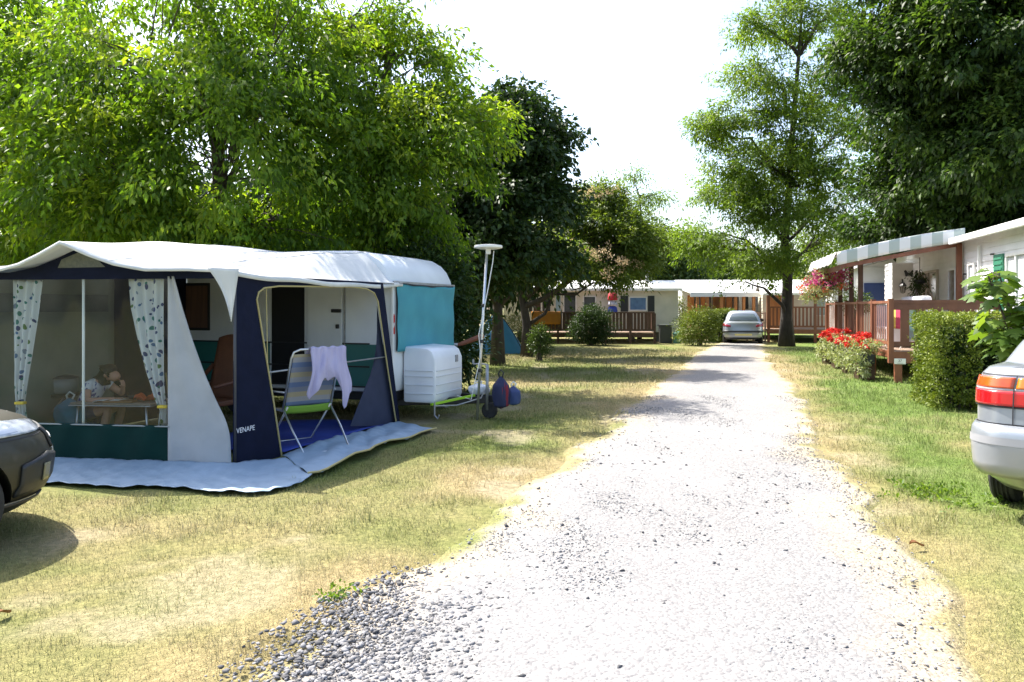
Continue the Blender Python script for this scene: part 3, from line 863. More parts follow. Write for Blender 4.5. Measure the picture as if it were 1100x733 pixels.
# front face: window under a teal cover
b = MB(); b.bx(.004, .03, .10, 1.95, 1.0, 1.93); fw = b.build("front_window", BLKPL, car_van, bevel=.02)
def cover(u, v):
    y = .07 + 1.90 * u; z = .99 + .95 * v
    z += -.025 * math.sin(math.pi * u) * v + .01 * math.sin(u * 19) * (v > .9)
    return (.045 + .012 * math.sin(u * 9 + v * 4) * (1 - abs(2 * v - 1)) + .010 * math.sin(v * 11 + u * 3), y, z)
b = MB().grid(cover, 40, 24); b.build("window_cover", TEAL, fw, smooth=True, thick=.006)
b = MB(); b.tube([(.05, .10, 1.945), (.052, .6, 1.93), (.05, 1.2, 1.925), (.05, 1.93, 1.94)], .008, 6); b.build("cover_cord", BLKPL, fw)
b = MB(); b.bx(.002, .02, .012, .045, 1.24, 1.52); b.build("reflector", mat("red_reflector", (.45, .02, .02), .25, (.6, .6, .6), 3.1, noisew=(.5, .52)), car_van)
b = MB(); b.bx(-.02, .016, -.012, .008, .42, 1.90); b.build("corner_trim", WHITE, car_van)
b = MB(); b.bar((.012, .02, 1.955), (.012, 2.03, 1.955), .03, .035); b.build("gutter", GALV, car_van)
# gas locker
def locker():
    b = MB()
    pts = [(.02, .27), (.50, .27), (.52, .34), (.52, .88), (.47, .99), (.40, 1.035), (.02, 1.06)]
    b.prism([(x, .28, z) for x, z in pts], (0, .95, 0))
    return b
lk = locker().build("gas_locker", mat("locker_plastic", (.76, .78, .80), .35, (.70, .72, .75), 3), car_van, bevel=.035, auto=True)
b = MB()
for z in (.40, .52, .64, .72): b.box((.27, .276, z), (.44, .012, .012)); b.box((.524, .75, z), (.012, .86, .012))
b.build("locker_rib", mat("locker_rib_plastic", (.60, .62, .65), .4), lk)
b = MB(); b.box((.523, 1.0, .86), (.012, .09, .10)); b.build("locker_label", mat("grey_label", (.25, .26, .28), .5), lk)
# chassis, drawbar, jockey wheel
b = MB(); b.bx(-4.5, -.05, .1, 1.95, .30, .425); b.bar((-.6, .25, .24), (1.02, 1.0, .27), .07, .10); b.bar((-.6, 1.85, .24), (1.02, 1.08, .27), .07, .10); b.bar((.9, 1.04, .28), (1.35, 1.04, .29), .09, .1)
b.build("drawbar", mat("black_steel", (.015, .015, .016), .5), car_van, bevel=.01)
b = MB(); b.lathe([(.02, 0), (.04, .02), (.04, .09), (.025, .11)], (1.38, 1.04, .27), 12); b.build("hitch", GALV, car_van)
jk = MB().tube([(1.02, .97, .12), (1.02, .97, .78)], .024, 10).build("jockey_post", GALV, car_van, smooth=True)
b = MB(); b.tube([(1.02, .97, .78), (.96, .93, .79), (.84, .88, .79)], .012, 6); b.tube([(.84, .88, .79), (.84, .88, .86)], .016, 6); b.build("crank_handle", GALV, jk)
b = MB(); b.lathe([(.03, -.03), (.105, -.032), (.118, -.02), (.118, .02), (.105, .032), (.03, .03)], (1.05, .99, .118), 20, 'Y'); b.build("jockey_wheel", BLACK, car_van, auto=True)
b = MB(); b.tube([(.55, .22, .25), (.7, .6, .22), (.95, .9, .3), (1.0, .95, .42)], .01, 6); b.tube([(.55, .2, .30), (.55, .2, .12), (.60, .2, .08), (.62, .2, .13)], .012, 6); b.build("chain", GALV, car_van)
b = MB(); b.bar((.5, .19, .27), (.86, .88, .34), .035, .03); b.build("lime_strap", mat("lime_green", (.30, .55, .02), .5), car_van)
b = MB(); b.tube([(-.02, 2.07, 1.0), (.05, 2.10, 1.0)], .03, 8); b.build("clamp", GALV, car_van)
b = MB(); b.tube([(.02, 2.10, .99), (.12, 2.12, 1.02), (.40, 2.2, 1.13), (.46, 2.2, 1.15)], [.02, .035, .045, .04], 10); b.build("wooden_handle", mat("reddish_handle", (.24, .085, .05), .5), car_van, smooth=True)
for yy in (.06, 1.92):
    b = MB(); b.lathe([(.05, -.09), (.29, -.10), (.31, -.06), (.31, .06), (.29, .10), (.05, .09)], (-2.55, yy + (.03 if yy < 1 else -.03), .31), 28, 'Y')
    wv = b.build("wheel", BLACK, car_van, auto=True)
    b = MB(); b.lathe([(.03, -.105), (.19, -.10), (.19, .1), (.03, .105)], (-2.55, yy + (.02 if yy < 1 else -.02), .31), 20, 'Y'); b.build("rim", GALV, wv, auto=True)
for yy in (.15, 1.9):
    b = MB(); b.bar((-.35, yy, .40), (-.12, yy, .03), .045); b.box((-.12, yy, .012), (.14, .12, .02)); b.build("corner_steady", GALV, car_van)

# ------------------------------------------------------------------ awning
C0 = V(-2.79, 7.72, 0); DF = V(-4.16, .60, 0); K3 = V(-1.60, 10.56, 0)
SMAX = .79
def FW(s, z=0.0, out=0.0):
    return C0 + DF * s + V(0, -out, z)
B0 = FW(SMAX); L0 = CM @ V(-3.55, -.01, 0)
aw = thing("caravan_awning", "navy and white tent awning with floral curtains and open side door, attached to the caravan", "awning", C0)
rel = lambda p: Vector(p) - C0
SP = [0, .1, .2, .27, .33, .375, .394, .413, .46, .52, .59, .69, .79]
ZP = [1.97, 1.99, 1.985, 2.04, 2.13, 2.215, 2.25, 2.215, 2.13, 2.04, 1.985, 1.99, 1.97]
fz = lambda s: float(np.interp(s, SP, ZP))
sm = lambda t: max(0, min(1, t)) ** 2 * (3 - 2 * max(0, min(1, t)))
def roof_pt(u, v):
    u2 = u
    s = u2 * SMAX
    ov = .10 + .28 * max(0, 1 - abs(s - .394) / .30) ** .8
    f = FW(s, 0, ov)
    bk = K3.lerp(L0, u2) + V(.06 * (1 - u2), .25 * v, 0)
    p = f.lerp(bk, v)
    zb = 1.95 + .45 * sm(u2 / .16) ** .8
    vv = v ** .9
    z = fz(s) * (1 - vv) + zb * vv - .05 * math.sin(math.pi * v) * (1 - sm(u2 / .1)) + .012 * math.sin(u2 * 23 + v * 5) * math.sin(math.pi * v)
    z += .05 * math.sin(math.pi * v) * sm(u2 / .1) * (1 - abs(u2 - .5)) - .018 * math.sin(v * math.pi * 3) ** 2
    p.z = z
    return rel(p)
b = MB().grid(roof_pt, 64, 24)
b.build("roof", CANVW, aw, smooth=True, thick=.008)
b = MB()
for k_ in (.14, .36, .62, .86): b.tube([roof_pt(k_, i_ / 16) + V(0, 0, .006) for i_ in range(17)], .006, 5)
b.build("roof_seam", mat("seam_grey", (.50, .50, .49), .8), aw)
# edge valance below the roof on the side
b = MB().grid(lambda u, v: rel(roof_pt(0, u) + C0) + V(.012, 0, .004 - .05 * v), 24, 1); b.build("roof_hem", CANVW, aw, smooth=True, thick=.006)
b = MB().grid(lambda u, v: roof_pt(u, 0) + V(0, -.008, .01 - .035 * v), 64, 1); b.build("front_hem", CANVW, aw, smooth=True, thick=.005)
# front wall
zt = 1.895
n_ = 40
b = MB()
b.grid(lambda u, v: rel(FW(u * SMAX, zt + (max(fz(u * SMAX) - .015, zt + .03) - zt) * v)), 60, 3)
gab = b.build("front_gable", NAVY, aw, thick=.004)
def onfront(px, py, out=.0):
    k = (px - CX) / FPX
    s = (k * (C0.y - out) - C0.x) / (DF.x - k * DF.y)
    p = FW(s, 0, out); p.z = CAMH - (py - HOR) / FPX * p.y
    return p
b = MB().prism([rel(onfront(*q, out=.006)) for q in ((62, 288), (66, 279), (86, 270.5), (99, 274), (113, 287))], (0, .003, 0))
b.build("gable_vent", mat("grey_mesh", (.10, .11, .10), .6, (.14, .15, .13), 30), gab)
CLEAR = clear_mat("clear_window_film", (.86, .90, .88), .035, .05, dirt=.012)
b = MB().grid(lambda u, v: rel(FW(.167 + .453 * u, .40 + (zt - .40) * v)) + V(0, .006 * math.sin(u * 20) * math.sin(v * 7), 0), 20, 10)
b.build("front_window", CLEAR, aw, smooth=True)
b = MB().grid(lambda u, v: rel(FW(.163 + .461 * u, .41 * v)) + V(0, .012 * math.sin(u * 26 + v * 2) - .004, 0), 50, 8)
b.build("green_skirt", GREENC, aw, smooth=True, thick=.004)
b = MB().tube([rel(FW(.163, .40, .008)), rel(FW(.624, .40, .008))], .008, 6); b.build("window_welt", mat("grey_welt", (.3, .32, .3), .6), aw)
def flap(mirror):
    # door panel with a curved free edge
    right = [(1.92, .150), (1.6, .128), (1.25, .100), (.95, .072), (.70, .045), (.52, .022), (.42, .012), (.30, .006), (0, .003)]
    zz = [q[0] for q in right][::-1]; ss = [q[1] for q in right][::-1]
    def fn(u, v):
        z = 1.92 * v
        s1 = float(np.interp(z, zz, ss))
        s = .166 + (s1 - .166) * u
        if mirror: s = .788 - s
        return rel(FW(s, z)) + V(0, -.004 + .018 * math.sin(u * 7 + v * 5) * math.sin(math.pi * u), 0)
    return MB().grid(fn, 14, 30)
flap(False).build("door_flap", BEIGE, aw, smooth=True, thick=.005)
flap(True).build("side_panel", BEIGE, aw, smooth=True, thick=.005)
# side wall with the open door
nrm = (K3 - C0).cross(V(0, 0, 1)).normalized()
def hit(px, py, off=0.0):
    d = V((px - CX) / FPX, 1, -(py - HOR) / FPX)
    o = V(0, 0, CAMH)
    t = ((C0 + nrm * off) - o).dot(nrm) / d.dot(nrm)
    return rel(o + d * t)
outer = [(250.5, 502), (306, 497.5), (345, 486), (390, 471), (430, 458), (411.5, 304), (330, 299), (252, 296)]
inner = [(303, 492), (294, 432), (284, 372), (276, 322), (278, 314), (284, 309.5), (300, 307.5), (380, 308.5), (394, 310.5), (402, 315), (406, 324), (409, 345), (417, 400), (426, 457)]
me = bpy.data.meshes.new("side_wall"); bm = bmesh.new()
for loop in (outer, inner):
    if loop is inner:
        vs = [bm.verts.new(hit(*p)) for p in loop]
    else:
        vs = [bm.verts.new(hit(*p)) for p in loop]
    for i in range(len(vs)): bm.edges.new((vs[i], vs[(i + 1) % len(vs)]))
bmesh.ops.triangle_fill(bm, use_beauty=True, edges=bm.edges[:])
bm.to_mesh(me); bm.free()
sw = link("side_wall", me, NAVY, aw)
md = sw.modifiers.new("s", 'SOLIDIFY'); md.thickness = .005; bake(sw)
b = MB().tube([hit(*p, off=.006) for p in inner], .010, 6); b.build("door_piping", PIPING, sw)
b = MB().grid(lambda u, v: hit(405 + (-29 + 49 * u) * v, 384 + (74 - 1 * u) * v - 55 * u * (1 - v), off=-.06), 6, 12); b.build("folded_door", mat("grey_navy_canvas", (.022, .030, .062), .8, (.03, .038, .075), 5), sw, thick=.004)
d_ = (K3 - C0).normalized()
mm = frame_matrix(hit(264, 461.5, off=.008), -d_ if (-d_).x > 0 else d_, nrm if nrm.y < 0 else -nrm)
text_part("brand_print", "VENAPE", .075, mat("white_print", (.75, .76, .8), .5), sw, mm, .001)
# left wall
nl = 20
b = MB().grid(lambda u, v: rel(B0.lerp(L0, .62 * u)) + V(.02 * math.sin(u * 14), 0, (1.99 + .30 * u) * v), 20, 4); b.build("left_wall", mat("greenish_canvas", (.23, .25, .21), .85, (.19, .21, .18), 3, bump=.4, bscale=6, trans=.10), aw, smooth=True, thick=.004)
b = MB().grid(lambda u, v: rel(B0.lerp(L0, .62 + .38 * u)) + V(0, 0, (2.28 + .12 * u) * v), 6, 3); b.build("left_wall_end", NAVY, aw, smooth=True, thick=.004)
b = MB().grid(lambda u, v: rel(B0.lerp(L0, .1 + .5 * u)) + V(.02, -.03, 1.55 + .22 * v), 6, 2); b.build("left_window", mat("smoky_film", (.07, .085, .08), .3, (.12, .14, .13), 4), aw)
# poles
b = MB().tube([rel(FW(.394, 0, -.03)), rel(FW(.394, 2.2, -.03))], .014, 8); b.build("pole", WHITE, aw, smooth=True)
b = MB().tube([rel(C0 + V(.01, .03, 0)), rel(C0 + V(.01, .03, 1.95))], .016, 8); b.build("pole", mat("dark_pole", (.05, .05, .055), .5), aw, smooth=True)
b = MB().tube([rel(B0 + V(.04, .05, 0)), rel(B0 + V(.04, .05, 1.93))], .016, 8); b.build("pole", GALV, aw, smooth=True)
b = MB().tube([rel(C0 + V(0, .05, 1.93)), rel(K3 + V(-.02, 0, 1.93))], .012, 8); b.tube([rel(FW(.394, 2.17, -.05)), rel(K3.lerp(L0, .5) + V(0, 0, 2.3))], .012, 8); b.build("roof_pole", GALV, aw, smooth=True)
b = MB().tube([hit(287, 400.5, off=-.03), hit(418, 383, off=-.03)], .010, 8); b.build("crossbar", GALV, aw, smooth=True)
b = MB().tube([hit(286, 309, off=-.05), hit(288, 420, off=-.05)], .006, 6); b.build("guy_cord", PIPING, aw)
# hanging corner of the canopy
P1, P2, P3 = at(222, 287, 7.60), at(257, 289, 7.56), at(248.5, 346, 7.58)
def tip(u, v):
    a_ = P1.lerp(P2, u); e_ = P3 + (P2 - P3) * 0
    p = a_.lerp(P3, v) + V(0, 0, .05 * math.sin(math.pi * v) * (1 - u) * -1)
    return rel(p) + V(.03 * math.sin(math.pi * v) * (1 - u), 0.012 * math.sin(u * 6), .08 * math.sin(math.pi * v) * (1 - u))
b = MB().grid(tip, 8, 14); b.build("canopy_corner", CANVW, aw, smooth=True, thick=.004)
# ground apron
AIN = [FW(.79), FW(.6), FW(.4), FW(.2), FW(.08), C0 + V(.02, -.01, 0), gp(278, 500), gp(307, 497.5)]
AOUT = [FW(.79, 0, 1.0), FW(.6, 0, 1.05), gp(60, 523), gp(170, 527), gp(238, 531), gp(292, 533), gp(318, 524), gp(334, 513)]
AU = [0, .22, .42, .62, .76, .86, .94, 1]
def poly_at(pts, u):
    return Vector([float(np.interp(u, AU, [p[k] for p in pts])) for k in range(3)])
def apron_front(u, v):
    p = poly_at(AIN, u).lerp(poly_at(AOUT, u), v * (1 + .035 * math.sin(u * 27) + .02 * math.sin(u * 71)))
    wr = .006 * abs(math.sin(u * 23 + v * 3)) + .012 * abs(math.sin(u * 61 - v * 5 + math.sin(v * 6))) * v + .010 * abs(math.sin(v * 7 + u * 29)) ** .6 + .006 * abs(math.sin(u * 97 + v * 11))
    return rel(p) + V(0, 0, .012 + wr + .03 * (1 - v) ** 3)
b = MB().grid(apron_front, 130, 22); b.build("front_apron", SHEET, aw, smooth=True, thick=.003)
A0, A1 = gp(303, 492), gp(428, 456)
B0_, B1_ = gp(331, 513), gp(466, 464)
def apron_side(u, v):
    a_ = A0.lerp(A1, u); b_ = B0_.lerp(B1_, u)
    w1 = .06 * math.sin(u * 8) + .05 * math.sin(u * 19)
    p = a_.lerp(b_, v * (1 + w1))
    fold = .030 * math.sin(v * 6 + u * 5) ** 2 + .022 * abs(math.sin(u * 19 + v * 5)) + .012 * abs(math.sin(u * 43 - v * 9))
    return rel(p) + V(0, 0, .026 + fold * (.4 + .6 * math.sin(math.pi * min(1, u * 1.05))))
b = MB().grid(apron_side, 90, 22); b.build("side_apron", SHEET, aw, smooth=True, thick=.003)
b = MB().tube([apron_side(i / 20, 1.0) + V(0, 0, .006) for i in range(21)], .012, 6); b.build("apron_welt", PIPING, aw)
# curtains with a leaf print
def curtain_mat():
    m = mat("floral_curtain", (.70, .70, .70), .8, trans=.3)
    n = m.node_tree.nodes; l = m.node_tree.links
    tc = n["Texture Coordinate"]
    p = n["Principled BSDF"]; tr = n["Translucent BSDF"]
    mp = n.new("ShaderNodeMapping"); mp.inputs["Scale"].default_value = (17, 3, 11); mp.inputs["Rotation"].default_value = (0, .5, 0)
    l.new(tc.outputs["Object"], mp.inputs[0])
    nz = n.new("ShaderNodeTexNoise"); nz.inputs["Scale"].default_value = 3.0; nz.inputs["Detail"].default_value = 2
    l.new(tc.outputs["Object"], nz.inputs["Vector"])
    ad = n.new("ShaderNodeVectorMath"); ad.operation = 'MULTIPLY_ADD'; ad.inputs[1].default_value = (1.8, 1.8, 1.8)
    l.new(nz.outputs["Color"], ad.inputs[0]); l.new(mp.outputs[0], ad.inputs[2])
    vo = n.new("ShaderNodeTexVoronoi"); vo.inputs["Scale"].default_value = 1.3; vo.inputs["Randomness"].default_value = .9
    l.new(ad.outputs[0], vo.inputs["Vector"])
    lt = n.new("ShaderNodeMath"); lt.operation = 'LESS_THAN'; lt.inputs[1].default_value = .34
    l.new(vo.outputs["Distance"], lt.inputs[0])
    sp = n.new("ShaderNodeSeparateColor"); l.new(vo.outputs["Color"], sp.inputs[0])
    rp = n.new("ShaderNodeValToRGB"); rp.color_ramp.interpolation = 'CONSTANT'
    cols = [(0, (.03, .05, .16)), (.3, (.03, .20, .17)), (.55, (.08, .17, .32)), (.72, (.10, .20, .06)), (.86, (.25, .30, .38))]
    rp.color_ramp.elements[0].color = (*cols[0][1], 1); rp.color_ramp.elements[1].position = cols[1][0]; rp.color_ramp.elements[1].color = (*cols[1][1], 1)
    for q, c in cols[2:]:
        e = rp.color_ramp.elements.new(q); e.color = (*c, 1)
    l.new(sp.outputs[0], rp.inputs[0])
    mx = n.new("ShaderNodeMix"); mx.data_type = 'RGBA'; mx.inputs[6].default_value = (.70, .71, .72, 1)
    l.new(lt.outputs[0], mx.inputs[0]); l.new(rp.outputs[0], mx.inputs[7])
    l.new(mx.outputs[2], p.inputs["Base Color"]); l.new(mx.outputs[2], tr.inputs[0])
    return m
CURT = curtain_mat()
def curtain(rows, name):
    """rows: (py, px_left, px_right) on the front wall, just inside"""
    ys = [q[0] for q in rows]; l_ = [q[1] for q in rows]; r_ = [q[2] for q in rows]
    def fn(u, v):
        py = ys[0] + (ys[-1] - ys[0]) * v
        a_ = float(np.interp(py, ys, l_)); b_ = float(np.interp(py, ys, r_))
        p = onfront(a_ + (b_ - a_) * u, py, out=-.07)
        return rel(p) + V(0, .022 * math.sin(u * 22 + v * 2), 0)
    return MB().grid(fn, 40, 40).build(name, CURT, aw, smooth=True, thick=.002)
c1 = curtain([(299, 138, 176), (330, 140, 176), (360, 146, 176.5), (400, 156, 177), (430, 166, 178.5), (440, 172, 179.5), (457, 170, 179.5)], "curtain")
c2 = curtain([(301, 14, 46), (340, 14, 42), (380, 14, 36), (415, 15, 30), (432, 17, 27), (457, 17, 31)], "curtain")
for c_, (px, py) in ((c1, (175, 437)), (c2, (22, 433))):
    p = onfront(px, py, out=-.03)
    b = MB().box(rel(p), (.10, .06, .03)); b.build("tieback", mat("yellow_band", (.6, .42, .03), .6), c_, bevel=.008)

# ------------------------------------------------------------------ things inside the awning
blue = mat("blue_mat", (.015, .03, .22), .7, (.02, .05, .28), 5)
b = MB().grid(lambda u, v: gp(306, 489).lerp(gp(424, 456), u).lerp(gp(306, 489).lerp(gp(424, 456), u) + V(-1.5, .25, 0), v) - gp(306, 489) + V(0, 0, .035 + .01 * math.sin(u * 11 + v * 6)), 20, 12)
o = b.build("floor_mat", blue, None, smooth=True, thick=.006); o.location = gp(306, 489)
tag(o, "blue groundsheet mat laid inside the open awning door under the lounger", "mat")

# reclining striped camp chair
LO = V(-2.02, 8.46, .03); LRZ = R(-50)
lc = thing("camping_chair", "folding camp chair with a blue and beige striped backrest, standing in the awning door", "camping chair", LO, LRZ)
def stripe_mat(name, axis, cols, freq):
    m = mat(name, cols[0], .75)
    n = m.node_tree.nodes; l = m.node_tree.links
    sp = n.new("ShaderNodeSeparateXYZ"); l.new(n["Texture Coordinate"].outputs["Object"], sp.inputs[0])
    mu = n.new("ShaderNodeMath"); mu.operation = 'MULTIPLY'; mu.inputs[1].default_value = freq; l.new(sp.outputs[axis], mu.inputs[0])
    fr = n.new("ShaderNodeMath"); fr.operation = 'FRACT'; l.new(mu.outputs[0], fr.inputs[0])
    rp = n.new("ShaderNodeValToRGB"); rp.color_ramp.interpolation = 'CONSTANT'
    rp.color_ramp.elements[0].color = (*cols[0], 1)
    rp.color_ramp.elements[1].position = 1 / len(cols); rp.color_ramp.elements[1].color = (*cols[1], 1)
    for i, c in enumerate(cols[2:]):
        e = rp.color_ramp.elements.new((i + 2) / len(cols)); e.color = (*c, 1)
    l.new(fr.outputs[0], rp.inputs[0]); l.new(rp.outputs[0], n["Principled BSDF"].inputs["Base Color"])
    return m
ST = stripe_mat("blue_beige_stripes", 2, [(.12, .17, .30), (.30, .30, .32), (.36, .31, .20), (.20, .22, .28)], 4.4)
def bk(y, t):  # backrest plane
    return V(-.50 + .25 * t, y, .44 + .67 * t)
b = MB().grid(lambda u, v: bk(-.27 + .54 * u, .02 + .9 * v) + V(-.03 * math.sin(math.pi * u), 0, 0), 10, 20)
b.build("backrest", ST, lc, smooth=True, thick=.008)
b = MB(); b.tube([bk(-.29, -.02), bk(-.29, .85), bk(-.27, .96), bk(-.2, 1.0), bk(.2, 1.0), bk(.27, .96), bk(.29, .85), bk(.29, -.02)], .013, 8); b.build("back_frame", ALU, lc, smooth=True)
b = MB().grid(lambda u, v: V(-1.0 + .5 * u, -.27 + .54 * v, .40 + .02 * math.sin(math.pi * v) * -1), 8, 8); b.build("seat", ST, lc, smooth=True, thick=.01)
b = MB().grid(lambda u, v: V(-.50 + .03 * v, -.28 + .56 * u, .385 + .085 * v - .01 * math.sin(math.pi * u)), 10, 3); b.build("lime_edge", mat("lime_cloth", (.17, .33, .03), .7), lc, smooth=True, thick=.012)
b = MB(); b.tube([(-.50, -.29, .43), (-.25, -.29, .22), (0, -.27, .0), (0, .27, 0), (-.25, .29, .22), (-.50, .29, .43)], .012, 8); b.build("leg", ALU, lc, smooth=True)
b = MB(); b.tube([(-.45, -.26, .46), (-.95, -.26, .0), (-.95, .26, .0), (-.45, .26, .46)], .012, 8); b.build("leg", ALU, lc, smooth=True)
for s in (-1, 1):
    b = MB(); b.tube([bk(s * .31, .28), (-.75, s * .31, .62), (-.98, s * .31, .60), (-1.0, s * .29, .40)], .012, 8); b.build("armrest", ALU, lc, smooth=True)
# lilac shirt over the backrest
lil = mat("lilac_cloth", (.56, .52, .72), .85, (.50, .46, .67), 5, bump=.3, bscale=12, trans=.15)
def shirt(u, v):
    y = -.10 + .44 * u
    if v < .2:
        t = v / .2; p = bk(min(y, .27), .74 + .28 * t) + V(-.045, 0, 0)
    else:
        t = (v - .2) / .8
        e = abs(u - .5) * 2
        L = .36 + .10 * e ** 2 + (.30 * math.exp(-((u - .84) / .13) ** 2)) + (.16 * math.exp(-((u - .12) / .12) ** 2)) + .02 * math.sin(u * 31)
        p = bk(y, 1.02) + V(.035 + .04 * t * math.sin(math.pi * t), 0, -L * t)
        p += V(.030 * math.sin(u * 17 + t * 3) * t + .012 * math.sin(u * 37), (.05 * (u - .3)) * t + .035 * math.sin(t * 5 + u * 4) * t, 0)
    return p + V(0, 0, .012 + .008 * math.sin(u * 23))
b = MB().grid(shirt, 26, 40); o = b.build("shirt", lil, None, smooth=True, thick=.008); o.location = LO; o.rotation_euler = (0, 0, LRZ)
tag(o, "lilac shirt draped over the top of the striped camp chair", "shirt")

# low camping table with its clutter
TX, TY = -4.66, 9.30
tb = thing("camping_table", "low folding table in the awning with papers and food on it", "table", (TX, TY, 0), R(-6))
b = MB().bx(-.50, .50, -.30, .30, .465, .49); b.build("tabletop", mat("beige_laminate", (.34, .29, .23), .5, (.28, .23, .18), 6), tb, bevel=.01)
b = MB().bx(-.51, .51, -.31, .31, .452, .464); b.build("table_edge", ALU, tb, bevel=.005)
for sx in (-1, 1):
    for sy in (-1, 1):
        b = MB().tube([(sx * .42, sy * .25, .46), (sx * .46, sy * .27, 0)], .013, 8); b.build("leg", ALU, tb, smooth=True)
def on_table(x, y): return Matrix.Translation((TX, TY, 0)) @ Matrix.Rotation(R(-6), 4, 'Z') @ V(x, y, .491)
def loose(name, label, cat, mb, m, loc, rz=0, **k):
    o = mb.build(name, m, None, **k); o.location = loc; o.rotation_euler = (0, 0, rz)
    return tag(o, label, cat)
loose("open_book", "open white book lying on the camping table in front of the person", "book", MB().grid(lambda u, v: V(-.16 + .32 * u, -.11 + .22 * v, .004 + .022 * abs(math.sin(math.pi * 2 * u)) ** .5), 16, 4), WHITE, on_table(-.08, -.16), .1, smooth=True, thick=.006)
loose("orange_cloth", "bright orange crumpled cloth on the right end of the camping table", "cloth", MB().grid(lambda u, v: V(-.13 + .26 * u, -.10 + .2 * v, .012 + .08 * abs(math.sin(u * 5 + 1) * math.sin(v * 4 + u * 2 + .5))), 18, 14), mat("orange_cloth_fabric", (.55, .09, .02), .8), on_table(.34, -.08), .2, smooth=True, thick=.006)
loose("bread_board", "brown wooden board on the camping table edge", "board", MB().bx(-.17, .17, -.08, .08, 0, .022), mat("board_wood", (.30, .16, .07), .6), on_table(.07, -.20), .05, bevel=.006)
loose("dark_bowl", "small dark bowl standing on the camping table behind the open book", "bowl", MB().lathe([(.03, 0), (.07, .02), (.09, .06), (.084, .06), (.06, .025), (.01, .012)], n=20), BLKPL, on_table(.12, .02), smooth=True)

# person leaning over the table
def skin_mesh(name, chains, matl, parent, sub=2):
    me = bpy.data.meshes.new(name)
    vs, es, rs_ = [], [], []
    idx = {}
    def vid(p, r):
        k = tuple(round(c, 4) for c in p)
        if k not in idx:
            idx[k] = len(vs); vs.append(p); rs_.append(r)
        return idx[k]
    for ch in chains:
        ids = [vid(p, r) for p, r in ch]
        es += [(ids[i], ids[i + 1]) for i in range(len(ids) - 1) if ids[i] != ids[i + 1]]
    me.from_pydata(vs, es, [])
    o = bpy.data.objects.new(name, me); COL.objects.link(o)
    sk = o.modifiers.new("sk", 'SKIN'); sk.use_smooth_shade = True; sk.branch_smoothing = .4
    for i, v in enumerate(me.skin_vertices[0].data):
        r_ = rs_[i]; v.radius = r_ if isinstance(r_, tuple) else (r_, r_)
    me.skin_vertices[0].data[0].use_root = True
    su = o.modifiers.new("su", 'SUBSURF'); su.levels = sub; su.render_levels = sub
    bake(o)
    o.data.materials.clear(); o.data.materials.append(matl)
    o.data.polygons.foreach_set("use_smooth", [True] * len(o.data.polygons))
    o.parent = parent
    return o
SKIN = mat("skin", (.56, .31, .22), .55, (.48, .26, .18), 8)
PX_, PY_ = -5.22, 9.42
ps = thing("person", "dark-haired person in a white and blue patterned top bent over the camping table", "person", (PX_, PY_, 0), R(-8))
pel, wst, chs, nck, hd = (0, 0, .32), (.06, 0, .47), (.18, 0, .66), (.26, 0, .75), (.36, .0, .80)
def arm(s):
    sh = (.17, s * .17, .68)
    el = (.24, s * .26, .50) if s < 0 else (.34, s * .24, .54)
    wr = (.46, s * .17, .515) if s < 0 else (.47, s * .07, .60)
    ha = (.52, s * .14, .512) if s < 0 else (.49, s * .035, .655)
    fingers = []
    for k in range(4):
        dx = .055 if s < 0 else .02; f0 = (ha[0] + .01, ha[1] + (k - 1.5) * .018, ha[2] + .002)
        f1 = (f0[0] + (.05 if s < 0 else -.01), f0[1], f0[2] + (.004 if s < 0 else .045)); f2 = (f1[0] + (.03 - .006 * abs(k - 1.5) if s < 0 else -.02), f1[1], f1[2] + (-.006 if s < 0 else .02))
        fingers.append([(ha, (.034, .02)), (f0, .010), (f1, .009), (f2, .007)])
    th0 = (ha[0] - .01, ha[1] - s * .035, ha[2] + .005); th1 = (th0[0] + .035, th0[1] - s * .015, th0[2] + .005)
    fingers.append([(ha, (.034, .02)), (th0, .011), (th1, .009)])
    return [[(chs, (.13, .10)), (sh, .058), (el, .040), (wr, .027), (ha, (.034, .02))]] + fingers
def leg(s):
    return [[(pel, (.13, .12)), ((.06, s * .10, .31), .085), ((.42, s * .13, .40), .060), ((.36, s * .13, .16), .045), ((.30, s * .13, .06), .034), ((.42, s * .15, .035), .030)]]
chains = [[(pel, (.13, .12)), (wst, (.12, .10)), (chs, (.13, .10)), (nck, .050), (hd, .078), ((.42, 0, .765), .072), ((.45, 0, .735), .05)]] + arm(-1) + arm(1) + leg(-1) + leg(1)
body = skin_mesh("body", chains, SKIN, ps)
top_m = mat("patterned_top", (.75, .75, .79), .85, (.06, .09, .30), 14, noisew=(.56, .60))
skin_mesh("top", [[(pel, (.145, .135)), (wst, (.138, .118)), (chs, (.148, .118)), ((.225, 0, .72), (.085, .08))], [(chs, (.148, .118)), ((.17, -.17, .68), .078), ((.20, -.225, .59), .066)], [(chs, (.148, .118)), ((.17, .17, .68), .078), ((.24, .21, .62), .066)]], top_m, ps)
skin_mesh("shorts", [[(pel, (.15, .135)), ((.06, -.10, .31), .102), ((.30, -.125, .372), .080)], [(pel, (.15, .135)), ((.06, .10, .31), .102), ((.30, .125, .372), .080)]], mat("navy_cloth", (.02, .03, .10), .85), ps)
hair = mat("dark_hair", (.012, .008, .006), .5, (.025, .016, .01), 30, bump=.5, bscale=60, stretch=(1, 4, 1))
skin_mesh("hair", [[((.29, 0, .775), .080), ((.325, 0, .835), .096), ((.375, 0, .858), .085), ((.425, 0, .848), .050)], [((.29, 0, .775), .080), ((.245, .0, .72), .055)]], hair, ps)
b = MB(); b.tube([(.445, 0, .79), (.478, 0, .765), (.462, 0, .755)], [.008, .013, .008], 6)
b.build("nose", SKIN, ps, smooth=True)
